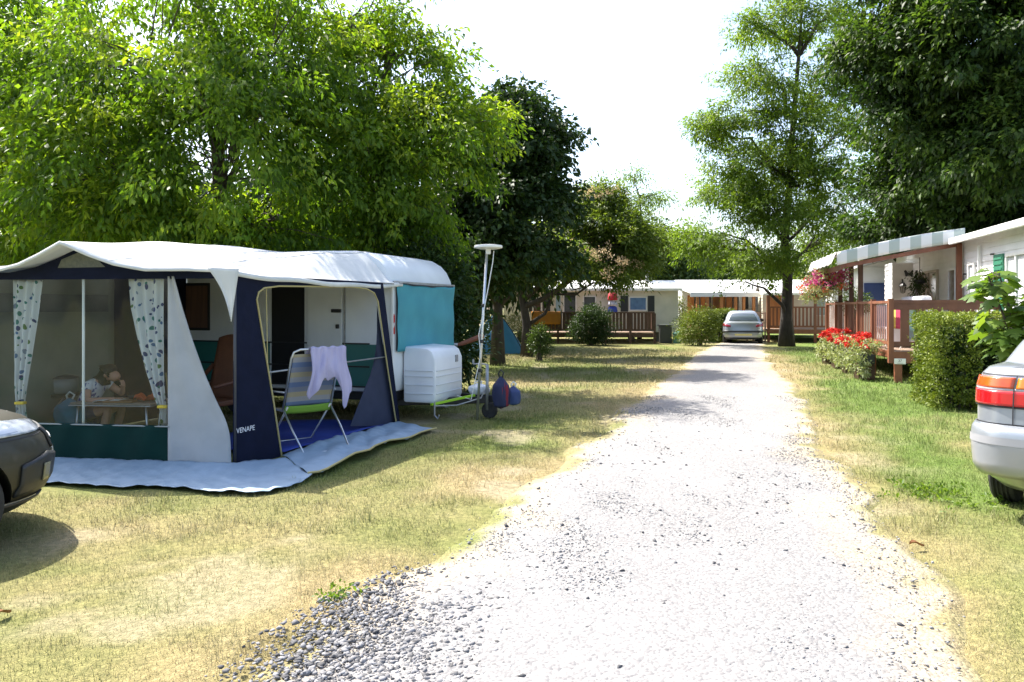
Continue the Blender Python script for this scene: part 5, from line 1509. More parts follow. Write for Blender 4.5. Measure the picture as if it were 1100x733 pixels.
b = MB(); b.lathe([(.0, 0), (.05, .02), (.055, .03), (.085, .22), (.10, .23)], n=6); b.build("glass_body", mat("lantern_glass", (.30, .30, .28), .1), ln)
b = MB(); b.lathe([(.12, .23), (.10, .27), (.05, .33), (.015, .35), (.012, .40), (0, .41)], n=6); b.tube([(0, .03, .36), (0, .05, .45), (0, .0, .42)], .01, 6); b.box((0, .045, .2), (.06, .02, .3))
for k in range(6):
    a_ = math.pi / 3 * k; b.bar((.055 * math.cos(a_), .055 * math.sin(a_), .03), (.087 * math.cos(a_), .087 * math.sin(a_), .22), .012)
b.build("cap", BLKPL, ln)
bt = thing("butterfly_ornament", "dark butterfly wall ornament above the lantern on the white siding", "ornament", HM @ V(-.13, 4.475, 2.62))
for s in (-1, 1):
    b = MB().prism([(0, 0, 0), (s * .10, 0, .11), (s * .15, 0, .08), (s * .12, 0, .0), (s * .10, 0, -.09), (s * .05, 0, -.08)], (0, .012, 0)); b.build("wing", BLKPL, bt)
b = MB().tube([(0, .005, -.07), (0, .005, .08)], .012, 6); b.build("ornament_body", BLKPL, bt)

# neighbouring home closing the terrace
nh = thing("mobile_home", "shaded pale home end wall with a blue panel, seen under the striped awning", "mobile home", HM @ V(-.85, 7.6, 0), HRZ)
b = MB(); b.bx(.02, 3.9, .03, 8, .4, 3.0); siding(b, (0, 0), (3.9, 0), .4, 3.0, .15, (0, -1)); siding(b, (0, 8), (0, 0), .4, 3.0, .15, (-1, 0)); b.prism([(0, .02, 3.0), (3.9, .02, 3.0), (1.95, .02, 3.5)], (0, .05, 0)); b.build("wall", WSIDE, nh)
b = MB().prism([(-.2, -.25, 2.95), (1.95, -.25, 3.53), (4.1, -.25, 2.95), (4.1, -.25, 3.03), (1.95, -.25, 3.61), (-.2, -.25, 3.03)], (0, 8.5, 0)); b.build("roof", mat("pale_grey_roof", (0, 0, 0)), nh)
b = MB().bx(.05, .95, -.06, -.022, 1.82, 2.44); b.build("blue_panel", mat("blue_board", (.02, .045, .17), .5, (.028, .06, .2), 3), nh)

# terrace of the right-hand home
DX, DY0, DY1, DZ = -2.1, -2.6, 6.2, .68
dk = thing("wooden_terrace", "red-brown terrace with slatted railings beneath the striped awning on the right", "terrace", W0, HRZ)
b = MB()
nn = 15
for k in range(nn):
    x = DX + (0 - DX - .03) * (k + .5) / nn; b.box((x, (DY0 + DY1) / 2, DZ), (.125, DY1 - DY0, .03))
b.build("floor", PLANK, dk)
b = MB(); b.bx(DX - .035, DX - .0, DY0, DY1, DZ - .17, DZ - .018); b.bx(DX, -.03, DY0 - .035, DY0, DZ - .26, DZ - .018); b.build("fascia", WOOD, dk)
ys = np.linspace(DY0, DY1, 6)
for i, y in enumerate(ys):
    b = MB().bx(DX - .10, DX, y - .06, y + .06, .0 if i else .42, 1.80); b.build("post", WOOD, dk)
b = MB().bx(DX + .03, DX + .17, DY0 - .03, DY0 + .10, 0, DZ - .02); b.build("leg", WOOD, dk)
for x in (-.9, -.15): b = MB().bx(x - .06, x + .06, DY0 + .02, DY0 + .14, 0, DZ - .02); b.build("leg", WOODD, dk)
for i in range(5):
    y0, y1 = ys[i] + .06, ys[i + 1] - .06
    b = MB(); b.bx(DX - .09, DX + .01, y0, y1, 1.70, 1.76); b.bx(DX - .07, DX - .01, y0, y1, .80, .87)
    m_ = 8
    for k in range(m_):
        y = y0 + (y1 - y0) * (k + .5) / m_; b.bx(DX - .049, DX - .036, y - .03, y + .03, .87, 1.70)
    b.build("balustrade", WOOD, dk)
b = MB(); b.bx(DX, -.03, DY0 - .05, DY0 + .05, 1.70, 1.77); b.bx(DX, -.03, DY0 - .03, DY0 + .03, .78, .88); b.bx(DX, -.03, DY0 - .03, DY0 + .03, 1.56, 1.70)
for k in range(7):
    x = DX + .14 + k * .31; b.bx(x, x + .17, DY0 - .02, DY0 + .02, .88, 1.56)
b.build("end_railing", mat("shaded_red_wood", (.10, .035, .02), .55, (.14, .05, .026), 5, stretch=(1, 1, .25)), dk)  # terrace wood with the shade of this side put into its colour
b = MB().bx(-.12, .0, DY0 - .06, DY0 + .06, 0, 1.8); b.build("post", WOOD, dk)
# number plate
sg = thing("number_sign", "small white number sign fixed low on the terrace corner", "sign", HM @ V(DX + .12, DY0 - .05, .46), HRZ)
b = MB().bx(-.115, .115, -.012, .0, -.06, .06); pl = b.build("plate", WHITE, sg, bevel=.006)
text_part("number", "37", .075, BLKPL, pl, frame_matrix((0, -.0135, .012), (1, 0, 0), (0, -1, 0)), .0006)
b = MB().bx(-.06, .06, -.0135, -.0125, -.042, -.034); b.build("underline", mat("grey_print", (.3, .3, .3), .6), pl)

# striped awning over the terrace
cy0, cy1, cx1 = -.15, 4.4, -2.85
cz0, cz1 = 3.50, 2.97
ca = thing("terrace_awning", "green-grey and white striped canvas awning over the red-brown terrace", "awning", W0, HRZ)
STR = stripe_mat("green_white_stripes", 0, [(.68, .68, .65), (.38, .43, .39)], 2.1)
STRV = STR
STRY = stripe_mat("canvas_top_stripes", 0, [(.68, .68, .65), (.38, .43, .39)], 2.1)
def ctop(u, v):
    x = cx1 * v; y = cy0 + (cy1 - cy0) * u
    return V(x, y, cz0 + (cz1 - cz0) * v + .05 * math.sin(math.pi * v) - .03 * math.sin(math.pi * 3 * u) ** 2 * math.sin(math.pi * v))
b = MB().grid(ctop, 18, 16); b.build("canvas_top", STRY, ca, smooth=True, thick=.006)
b = MB().grid(lambda u, v: ctop(0, u) + V(0, -.012 + .008 * math.sin(u * 30), .01 - .33 * v), 30, 4); b.build("side_valance", STRV, ca, smooth=True, thick=.005)
plain = mat("plain_canvas", (.68, .68, .65), .75, (.60, .60, .58), 3, trans=.15)
b = MB().grid(lambda u, v: ctop(u, 1) + V(-.012 - .12 * v, 0, .01 - .30 * v + .015 * math.sin(u * 44)), 30, 4); b.build("front_valance", plain, ca, smooth=True, thick=.005)
b = MB(); b.bar((-.05, cy0 + .06, cz0 - .36), (cx1 + .1, cy0 + .06, cz1 - .34), .05, .10); b.bar((cx1 + .12, cy0, cz1 - .36), (cx1 + .12, cy1, cz1 - .36), .06, .12); b.build("beam", WOOD, ca)
for (x, y) in ((-.12, cy0 + .02), (DX + .02, 2.4), (DX + .02, 4.2), (DX + .02, 1.1)):
    b = MB().bx(x - .055, x + .055, y - .055, y + .055, .70 if x > -1 else .70, 3.12 if x > -1 else 2.8); b.build("post", WOOD if x > -1 else WOODD, ca)

# furniture on the terrace
so = thing("garden_sofa", "white padded garden sofa whose back shows above the terrace railing", "sofa", HM @ V(-1.45, -.4, DZ + .015), HRZ)
wc = mat("white_cushion", (.74, .72, .74), .8, (.66, .64, .66), 4, bump=.15, bscale=8)
b = MB().bx(-.42, .42, -.95, .95, .12, .45); b.build("base", wc, so, bevel=.05)
b = MB().bx(.20, .44, -.95, .95, .40, 1.18); b.build("backrest", wc, so, bevel=.06)
for s in (-1, 1):
    b = MB().bx(-.42, .42, s * .95 - .10, s * .95 + .10, .10, 1.0 if s < 0 else .98); b.build("armrest", wc, so, bevel=.05)
b = MB()
for sx in (-.36, .36):
    for sy in (-.9, .9): b.bx(sx - .03, sx + .03, sy - .03, sy + .03, 0, .13)
b.build("foot", BLKPL, so)
def hang(name, label, loc, w, h, c, rz=0, c2=None, rail=.05):
    m = mat(name + "_" + "_".join(str(int(100 * q)) for q in c), c, .85, c2 or tuple(q * .8 for q in c), 5, bump=.2, bscale=10)
    b = MB().grid(lambda u, v: V((-.04 if v < .5 else .04) + .012 * math.sin(u * 11), w * (u - .5), -abs(v - .5) * 2 * h * (1 if v < .5 else .7) + .02), 12, 16)
    return loose(name, label, "towel", b, m, loc, rz, smooth=True, thick=.012)
rk = thing("drying_rack", "white folding rack with coloured towels behind the terrace balusters", "drying rack", HM @ V(-1.8, -1.4, DZ + .015), HRZ)
b = MB(); b.tube([(0, -.75, .95), (0, .75, .95)], .015, 6); b.tube([(.2, -.75, .95), (.2, .75, .95)], .015, 6); b.tube([(0, -.75, .95), (.2, -.75, .95)], .012, 6); b.tube([(0, .75, .95), (.2, .75, .95)], .012, 6); b.build("rail", WHITE, rk)
for s in (-.7, .7):
    b = MB(); b.tube([(0, s, .95), (.25, s, 0)], .013, 6); b.build("leg", WHITE, rk)
    b = MB(); b.tube([(.2, s, .95), (-.05, s, 0)], .013, 6); b.build("leg", WHITE, rk)
for k, (dy, c, nm) in enumerate(((-.5, (.50, .05, .12), "crimson towel on the drying rack behind the terrace railing"), (-.1, (.62, .50, .10), "yellow towel on the drying rack behind the terrace railing"), (.36, (.62, .34, .42), "pink towel on the drying rack behind the terrace railing"))):
    hang("towel", nm, HM @ V(-1.8, -1.4 + dy, DZ + .985), .36, .55, c, HRZ)
b = MB().grid(lambda u, v: V(.17 * (u - .5) * 2, (-.06 if v < .5 else .06) + .01 * math.sin(u * 9), -abs(v - .42) * 1.35 + .02), 10, 16)
loose("towel", "light blue towel hung over the end railing above the number sign", "towel", b, mat("light_blue_towel", (.36, .52, .60), .85, (.55, .60, .62), 5), HM @ V(DX + .40, DY0 + .12, 1.66), HRZ, smooth=True, thick=.014)

# potted plants
def flora(parent, r, centers, m, cr, L, W, lm, name, droop=.2, flat=.3):
    P = np.array(centers)
    q = P - P.mean(0); lim = 2.0 * P.std(0) + 1e-3; P = P.mean(0) + np.clip(q, -lim, lim)
    v_, f_, a_ = leaf_cloud(r, P, unit(r.normal(size=P.shape) + np.array((0, 0, .3))), m, cr, L, W, droop, flat, .2 + .6 * r.rand(len(P)), .4)
    me = fast_mesh(name, v_, f_); set_attr(me, "v", a_)
    return link(name, me, lm, parent)
LM_GER = leaf_mat("geranium_leaf", (.16, .20, .07), (.30, .34, .16), (.48, .49, .32), .3)
RED = leaf_mat("red_petal", (.42, .012, .012), (.60, .025, .018), (.70, .06, .04), .3, tboost=(1, 1, 1))
ORANGE = leaf_mat("orange_petal", (.55, .08, .03), (.68, .14, .06), (.75, .30, .14), .3, tboost=(1, 1, 1))
PURPLE = leaf_mat("purple_petal", (.34, .02, .16), (.54, .06, .24), (.68, .20, .34), .35, tboost=(1, 1, 1))
labels = ["flower planter with red geraniums nearest the number sign, a vine trailing to the ground", "second red geranium planter from the number sign along the terrace", "third red geranium planter from the number sign along the terrace", "red geranium planter farthest from the number sign, next to the track side lawn"]
for i, y in enumerate((-1.75, -.1, 1.5, 3.2)):
    r = np.random.RandomState(80 + i)
    sc = (1, .96, 1.0, .98)[i]
    t = thing("flower_planter", labels[i], "planter", HM @ V(DX - .42, y, 0), HRZ, group="red geranium planters along the terrace")
    b = MB().bx(-.17, .17, -.30, .30, .0, .34); b.build("stand", WOODD, t, bevel=.01)
    b = MB().prism([(-.15, -.42, .35), (.15, -.42, .35), (.15, .42, .35), (-.15, .42, .35)], (0, 0, .22)); b.build("pot", BLKPL, t, bevel=.02)
    c = [(r.normal() * .14, r.normal() * .30, .62 + .22 * r.rand()) for _ in range(60)] + [(-.2 - .08 * r.rand(), -.4 + .8 * r.rand(), .2 + .4 * r.rand()) for _ in range(34)]
    if i == 0: c += [(-.1 + .03 * r.normal(), -.45 + .03 * r.normal(), .05 + .5 * k / 16) for k in range(16)]
    flora(t, r, c, 16, .055, .065, .045, LM_GER, "foliage")
    c = []
    for k in range((9, 7, 10, 8)[i]):
        u0, u1, u2 = r.normal() * .15 - .06, r.normal() * .24 + (.1, -.08, .12, 0)[i], .72 + .30 * r.rand()
        c += [(u0 + .03 * r.normal(), u1 + .03 * r.normal(), u2 + .02 * r.normal()) for _ in range(7)]
    flora(t, r, c, 14, .028, .05, .04, RED, "blossom")
for (y, mt_, lab, x, z) in ((2.3, PURPLE, "hanging basket of purple and pink petunias under the striped awning's front edge", -2.72, 2.32), (4.1, ORANGE, "hanging basket of orange-red flowers, left of the purple basket", -2.72, 2.12)):
    r = np.random.RandomState(int(y * 10))
    t = thing("hanging_basket", lab, "hanging basket", HM @ V(x, y, z), HRZ)
    t.scale = (1.1, 1.1, 1.1)
    b = MB().lathe([(.05, -.22), (.16, -.17), (.22, -.05), (.24, 0), (.0, 0)], n=20); b.build("bowl", mat("dark_green_plastic", (.012, .035, .02), .5), t, smooth=True)
    b = MB()
    for k in range(3):
        a_ = 2.09 * k; b.tube([(.23 * math.cos(a_), .23 * math.sin(a_), 0), (0, 0, .42)], .006, 5)
    b.build("chain", BLKPL, t)
    c = [(r.normal() * .24, r.normal() * .24, .05 + r.normal() * .14) for _ in range(70)] + [(.34 * math.cos(k), .34 * math.sin(k), -.1 - .18 * r.rand()) for k in range(30)]
    flora(t, r, c, 14, .06, .06, .04, LM_GER, "foliage")
    c = [(r.normal() * .22, r.normal() * .22, .14 + r.normal() * .13) for _ in range(46)]
    flora(t, r, c, 30, .05, .06, .05, mt_, "blossom")
    c = [(r.normal() * .19, r.normal() * .19, .06 + r.normal() * .12) for _ in range(34)]
    flora(t, r, c, 18, .04, .055, .04, ORANGE if mt_ is PURPLE else RED, "mixed_blossom")
r = np.random.RandomState(91)
t = thing("hanging_basket", "green trailing fern hanging beside the glass doors of the terrace", "hanging basket", HM @ V(-.45, 2.0, 2.35), HRZ)
b = MB().lathe([(.05, -.12), (.14, -.08), (.16, 0), (0, 0)], n=16); b.build("bowl", BLKPL, t, smooth=True)
b = MB().tube([(0, 0, 0), (0, 0, .6)], .008, 5); b.build("chain", BLKPL, t)
flora(t, r, [(r.normal() * .10, r.normal() * .10, r.normal() * .10 - .05) for _ in range(40)] + [(.13 * math.cos(k), .13 * math.sin(k), -.15 - .3 * r.rand()) for k in range(24)], 12, .06, .10, .025, LM_DARK, "foliage", droop=.8)
t = thing("potted_plant", "green leafy pot plant on a dark stand behind the railing, left of the blue panel", "potted plant", HM @ V(-1.4, 5.6, DZ + .015), HRZ)
b = MB().lathe([(.16, 0), (.14, .5), (.20, .55), (.22, .85), (0, .85)], n=18); b.build("pot", BLKPL, t, auto=True)
flora(t, r, [(r.normal() * .22, r.normal() * .22, 1.1 + r.normal() * .18) for _ in range(60)], 16, .07, .13, .04, LM_BUSH, "foliage", droop=0)

# hedge and fig by the right-hand car
hq = gp(1012, 441)
HHRZ = R(-16)
cw, chh = 1.5, 1.48
u_ = V(math.cos(HHRZ), math.sin(HHRZ), 0); v_ = V(-math.sin(HHRZ), math.cos(HHRZ), 0)
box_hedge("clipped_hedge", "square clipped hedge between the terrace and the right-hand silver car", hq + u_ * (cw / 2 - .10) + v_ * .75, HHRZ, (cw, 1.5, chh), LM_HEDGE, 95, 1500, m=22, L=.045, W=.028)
# fig: lobed leaves
def fig(name, label, base, n_, seed):
    r = np.random.RandomState(seed)
    t = thing(name, label, "shrub", base)
    out = np.array([(0, 0), (.22, -.06), (.42, -.02), (.36, .14), (.62, .22), (.50, .36), (.50, .58), (.36, .52), (.26, .72), (.16, .70), (0, 1.0)])
    outl = out[1:-1].copy(); outl[:, 0] *= -1
    shp = np.concatenate([out, outl[::-1]])
    k = len(shp)
    VV, FF, AA = [], [], []
    mb = MB()
    stems = []
    for s in range(13):
        a_ = r.rand() * 6.28; sp_ = .35 + .5 * r.rand()
        top_ = V(math.cos(a_) * sp_, math.sin(a_) * sp_ * .8, 1.05 + 1.15 * r.rand())
        pts = [V(.08 * math.cos(a_), .08 * math.sin(a_), 0), V(top_.x * .45, top_.y * .45, top_.z * .5), top_]
        mb.tube(pts, [.028, .02, .009], 6); stems.append(pts)
    for i in range(n_):
        pts = stems[r.randint(len(stems))]; q = .25 + .75 * r.rand() ** .7
        c = pts[0].lerp(pts[1], q * 2) if q < .5 else pts[1].lerp(pts[2], q * 2 - 1)
        d = V(r.normal(), r.normal(), .1 + .4 * r.normal()).normalized()
        p0 = c + d * (.08 + .22 * r.rand())
        L = .16 + .13 * r.rand()
        fwd = (d + V(0, 0, -.55)).normalized()
        up = (V(0, 0, 1) + V(r.normal(), r.normal(), 0) * .35); up = (up - fwd * up.dot(fwd)).normalized()
        sd_ = fwd.cross(up)
        b0 = len(VV)
        for (x, y) in shp:
            VV.append(p0 + sd_ * (x * L * .95) + fwd * (y * L) + up * (-.25 * L * (x * x) - .12 * L * y * y))
        VV.append(p0 + fwd * (.45 * L) + up * .02 * L); cidx = b0 + k
        for j in range(k): FF.append((cidx, b0 + j, b0 + (j + 1) % k))
        AA += [r.rand()] * (k + 1)
        mb.tube([c, p0], .004, 4, cap=False)
    mb.build("stem", BARK, t)
    me = fast_mesh("foliage", np.array([tuple(p) for p in VV]), np.array(FF)); set_attr(me, "v", AA); link("foliage", me, LM_FIG, t)
fq = V(6.3, 9.1, 0)
fig("fig_bush", "bright green fig bush with big lobed leaves above the right-hand silver car", fq, 640, 7)

# ------------------------------------------------------------------ vehicles
class CarShape:
    """stack of rounded plan outlines; slices: (z, x_rear, x_front, half_width, r_rear, r_front, bow_rear, bow_front)"""
    NR, NC, NS = 8, 8, 16
    def __init__(self, slices): self.s = np.array(slices, float)
    def params(self, z): return [np.interp(z, self.s[:, 0], self.s[:, k]) for k in range(1, 8)]
    def half(self, z):
        xr, xf, w, rr, rf, br, bf = self.params(z)
        NR, NC, NS = self.NR, self.NC, self.NS
        P = []
        for i in range(NR): P.append((xr, (w - rr) * i / NR))
        for i in range(NC):
            a = math.pi / 2 * i / NC; P.append((xr + rr - rr * math.cos(a), w - rr + rr * math.sin(a)))
        for i in range(NS): P.append((xr + rr + (xf - rf - xr - rr) * i / NS, w))
        for i in range(NC):
            a = math.pi / 2 * i / NC; P.append((xf - rf + rf * math.sin(a), w - rf + rf * math.cos(a)))
        for i in range(NR + 1): P.append((xf, (w - rf) * (1 - i / NR)))
        L = xf - xr
        out = []
        for (x, y) in P:
            t = (x - xr) / max(L, 1e-6); q = (y / max(w, 1e-6)) ** 2
            x2 = x + br * q * max(0, 1 - t * 3) - bf * q * max(0, 1 - (1 - t) * 3)
            out.append((x2, y))
        return out
    @property
    def n(self): return self.NR * 2 + self.NC * 2 + self.NS
    def pt(self, i, z, off=0.0):
        h = self.half(z); sg = 1
        if i < 0: i, sg = -i, -1
        n = self.n
        if i > n: i, sg = 2 * n - i, -sg
        k = min(int(i), n - 1); f = i - k
        x = h[k][0] * (1 - f) + h[k + 1][0] * f; y = h[k][1] * (1 - f) + h[k + 1][1] * f
        if off:
            e = .05
            a, b_ = max(0, i - .3), min(n, i + .3)
            ka, kb = min(int(a), n - 1), min(int(b_), n - 1)
            pa = [h[ka][c] * (1 - (a - ka)) + h[ka + 1][c] * (a - ka) for c in (0, 1)]
            pb = [h[kb][c] * (1 - (b_ - kb)) + h[kb + 1][c] * (b_ - kb) for c in (0, 1)]
            tx, ty = pb[0] - pa[0], pb[1] - pa[1]
            l = math.hypot(tx, ty) or 1
            x += -ty / l * off; y += tx / l * off
            if i < .3 : pass
        return V(x, sg * y, z)
    def body(self, zs, cap=True):
        b = MB(); n = self.n
        rings = []
        for z in zs:
            h = self.half(z)
            ring = [V(x, y, z) for x, y in h] + [V(x, -y, z) for x, y in h[1:-1][::-1]]
            rings.append(ring)
        m = len(rings[0]); vs = [p for r_ in rings for p in r_]
        fs = [(i * m + k, i * m + (k + 1) % m, (i + 1) * m + (k + 1) % m, (i + 1) * m + k) for i in range(len(zs) - 1) for k in range(m)]
        fs.append(tuple(range(m - 1, -1, -1))); fs.append(tuple((len(zs) - 1) * m + k for k in range(m)))
        return b.add(vs, fs)
    def patch(self, i0, i1, z0, z1, off=.004, nu=14, nv=6, shape=None, b=None):
        b = b or MB()
        def fn(u, v):
            i = i0 + (i1 - i0) * u; z = z0 + (z1 - z0) * v
            if shape: i, z = shape(u, v, i, z)
            return self.pt(i, z, off)
        return b.grid(fn, nu, nv)
def cut_wheels(o, centers, rad, half_w):
    for (x, y) in centers:
        bm = bmesh.new(); bmesh.ops.create_cone(bm, cap_ends=True, segments=40, radius1=rad, radius2=rad, depth=.52)
        bmesh.ops.rotate(bm, verts=bm.verts, matrix=Matrix.Rotation(math.pi / 2, 3, 'X')); bmesh.ops.translate(bm, verts=bm.verts, vec=(x, y, rad * .86))
        me = bpy.data.meshes.new("cut"); bm.to_mesh(me); bm.free()
        c = bpy.data.objects.new("cut", me); COL.objects.link(c)
        md = o.modifiers.new("b", 'BOOLEAN'); md.operation = 'DIFFERENCE'; md.object = c; md.solver = 'EXACT'
        par = o.parent; o.parent = None
        bake(o); o.parent = par
        bpy.data.objects.remove(c)
    return o
def wheel(parent, x, y, rad, w, rimm):
    prof = [(rad * .60, -w / 2), (rad * .90, -w / 2), (rad * .985, -w * .40), (rad, -w * .3)]
    for k in range(4):
        c = -w * .24 + k * w * .16
        prof += [(rad, c - .008 + .0), (rad - .012, c), (rad - .012, c + .012), (rad, c + .014)]
    prof += [(rad, w * .3), (rad * .985, w * .40), (rad * .90, w / 2), (rad * .60, w / 2)]
    b = MB().lathe(prof, (x, y, rad), 40, 'Y'); t = b.build("wheel", BLACK, parent, auto=True)
    s = 1 if y > 0 else -1
    b = MB().lathe([(rad * .15, s * w * .42), (rad * .25, s * w * .44), (rad * .60, s * w * .40), (rad * .63, s * w * .5), (rad * .63, -s * w * .3)], (x, y, rad), 30, 'Y'); b.build("rim", rimm, t, auto=True)
    return t
SILV = mat("silver_paint", (.32, .345, .375), .34, metal=.5, coat=.8)
SILV2 = mat("pale_silver_paint", (.31, .335, .365), .34, metal=.4, coat=.8)
RLAMP = mat("red_lamp", (.50, .008, .010), .18, coat=.6)
ALAMP = mat("amber_lamp", (.62, .14, .008), .18, (.72, .24, .02), 5, coat=.6)
RIM = mat("alloy_rim", (.35, .36, .37), .35, metal=.7)
SEAM = mat("panel_gap", (.02, .02, .022), .7)

# --- silver saloon on the right edge
sedan = thing("silver_saloon", "silver saloon car cut off by the right edge, its red and amber rear lamp visible", "car", (4.06, 5.22, 0), R(48))
S = CarShape([(.22, .25, 4.35, .74, .30, .35, .05, .10), (.34, .06, 4.48, .82, .26, .35, .06, .12), (.45, .03, 4.5, .845, .22, .35, .07, .14), (.70, .04, 4.46, .855, .20, .35, .07, .16), (.85, .05, 4.3, .855, .20, .4, .07, .18), (1.0, .06, 4.0, .85, .20, .4, .07, .15), (1.10, .09, 3.7, .83, .20, .3, .07, .12), (1.15, .15, 3.5, .79, .20, .25, .06, .1), (1.175, .30, 3.3, .70, .2, .2, .05, .1)])
b = S.body([.22, .28, .34, .40, .45, .55, .70, .78, .85, .93, 1.0, 1.06, 1.10, 1.13, 1.15, 1.165, 1.175])
body = b.build("body", SILV, sedan, auto=True)
cut_wheels(body, [(.95, .72), (.95, -.72), (3.6, .72), (3.6, -.72)], .37, .2)
sharp_edges(body, 30)
G = CarShape([(1.14, .50, 3.35, .76, .18, .2, .06, .1), (1.30, .78, 2.95, .69, .18, .2, .07, .1), (1.46, 1.12, 2.5, .60, .18, .2, .07, .1), (1.50, 1.30, 2.3, .52, .18, .2, .05, .1), (1.515, 1.45, 2.2, .42, .18, .2, .05, .1)])
gb = G.body([1.14, 1.2, 1.3, 1.38, 1.46, 1.49, 1.50, 1.515]).build("cabin", SILV, sedan, auto=True)
G.patch(-6.6, 6.6, 1.19, 1.43, .006).build("rear_window", GLASS, gb, smooth=True)
for s in (-1, 1): G.patch(s * 17, s * 31, 1.20, 1.43, .006).build("side_window", GLASS, gb, smooth=True)
G.patch(33, 47, 1.19, 1.43, .006).build("windscreen", GLASS, gb, smooth=True)
# bumper
BS = CarShape([(.36, .0, 4.5, .84, .24, .35, .06, .12), (.42, -.05, 4.5, .868, .24, .35, .07, .14), (.60, -.07, 4.5, .878, .24, .35, .07, .14), (.70, -.06, 4.5, .872, .24, .35, .07, .14), (.735, -.02, 4.5, .855, .24, .35, .07, .14)])
b = BS.patch(-19, 19, .36, .735, .0, nu=60, nv=12); b.build("bumper", SILV2, sedan, smooth=True, thick=.02)
b = BS.patch(-18.6, 18.6, .60, .655, .014, nu=60, nv=3); b.build("bumper_strip", mat("grey_rubber_strip", (.25, .255, .27), .5), sedan, smooth=True)
for s in (-1, 1):
    b = S.patch(s * 4.0, s * 16.0, .875, .985, .012, nu=24, nv=6); lp = b.build("tail_lamp", RLAMP, sedan, smooth=True, thick=.01)
    b = S.patch(s * 7.2, s * 15.2, 1.005, 1.085, .012, nu=18, nv=6); b.build("indicator", mat("orange_lens", (.50, .05, .01), .18, (.58, .10, .012), 6, coat=.6), lp, smooth=True, thick=.01)
    b = S.patch(s * 4.0, s * 7.0, 1.005, 1.085, .012, nu=8, nv=6); b.build("reversing_lens", ALAMP, lp, smooth=True, thick=.01)
    b = S.patch(s * 3.9, s * 16.2, .985, 1.005, .010, nu=24, nv=2); b.build("lamp_trim", mat("grey_lamp_trim", (.35, .34, .36), .5), lp, smooth=True, thick=.006)
    b = S.patch(s * 3.8, s * 16.3, .860, .875, .009, nu=24, nv=2); b.build("lamp_seal", SEAM, lp, smooth=True, thick=.006)
    b = MB()
    S.patch(s * 7.05, s * 7.16, .735, 1.10, .0115 + .009, nu=1, nv=12, b=b); b.build("boot_gap", SEAM, sedan)
b = MB(); S.patch(-16, 16, .735, .745, .006, nu=40, nv=1, b=b); S.patch(-14, 14, 1.098, 1.106, .004, nu=40, nv=1, b=b); b.build("panel_seam", SEAM, sedan)
b = MB().bx(-.035, .04, -.26, .26, .78, .89).build("number_plate", mat("plate_white", (.7, .7, .68), .4), sedan)
p_ = S.pt(5.0, .80, .012)
text_part("badge", "BRAV ST", .055, mat("badge_grey", (.16, .16, .18), .4, metal=.5), sedan, frame_matrix((p_.x - .002, p_.y, .80), (0, -1, 0), (-1, 0, 0)), .003)
for (x, y) in ((.95, .76), (.95, -.76), (3.6, .76), (3.6, -.76)): wheel(sedan, x, y, .31, .19, RIM)
b = MB()
for s in (-1, 1): b.bar((.25, s * .45, .25), (.9, s * .45, .25), .06)
b.tube([(.05, -.4, .26), (.8, -.4, .26)], .03, 8); b.bx(.5, 4.0, -.55, .55, .20, .26); b.build("underbody", BLKPL, sedan)
for s in (-1, 1):
    b = MB().box((2.75, s * .90, 1.12), (.10, .18, .13)); b.build("mirror", SILV, sedan, bevel=.03)
    b = MB().bx(-.0, .03, s * .81 - .012, s * .81 + .012, .9, .95)
b = S.patch(16.5, 17.4, .92, .965, .03, nu=3, nv=3); b.build("side_marker", mat("clear_lens", (.6, .6, .58), .2), sedan, thick=.02)

# --- olive car at the left edge
OLV = mat("olive_paint", (.034, .031, .018), .5, metal=.1, coat=.15)
suv = thing("olive_car", "dark olive car cut off by the left edge, only its nose and headlight visible", "car", (-6.34, 3.06, 0), R(46))
suv.scale = (.95, .95, 1.0)
F = CarShape([(.20, .25, 3.95, .74, .3, .45, .05, .20), (.28, .10, 4.08, .83, .3, .45, .05, .22), (.42, .04, 4.16, .875, .28, .42, .06, .24), (.55, .02, 4.18, .885, .28, .42, .06, .25), (.70, .02, 4.12, .885, .28, .42, .06, .25), (.80, .03, 4.02, .885, .28, .45, .06, .28), (.90, .05, 3.75, .88, .28, .5, .06, .32), (.98, .08, 3.35, .86, .28, .45, .06, .3), (1.04, .15, 3.0, .80, .25, .4, .06, .25)])
zs = [.20, .24, .28, .35, .42, .48, .55, .62, .70, .75, .80, .85, .90, .94, .98, 1.01, 1.04]
body = F.body(zs).build("body", OLV, suv, auto=True)
cut_wheels(body, [(.80, .74), (.80, -.74), (3.40, .74), (3.40, -.74)], .375, .2)
sharp_edges(body, 30)
G = CarShape([(1.0, .20, 3.1, .80, .2, .25, .06, .2), (1.3, .40, 2.55, .70, .2, .25, .06, .2), (1.5, .65, 2.1, .60, .2, .25, .06, .2), (1.56, .9, 1.9, .5, .2, .25, .06, .2)])
gb = G.body([1.0, 1.1, 1.3, 1.42, 1.5, 1.54, 1.56]).build("cabin", OLV, suv, auto=True)
for s in (-1, 1): G.patch(s * 17, s * 31, 1.08, 1.47, .006).build("side_window", GLASS, gb, smooth=True)
G.patch(33, 47, 1.07, 1.47, .006).build("windscreen", GLASS, gb, smooth=True)
G.patch(-7, 7, 1.08, 1.45, .006).build("rear_window", GLASS, gb, smooth=True)
HL = mat("headlamp_glass", (.52, .56, .62), .08, (.25, .28, .33), 12, coat=1.0)
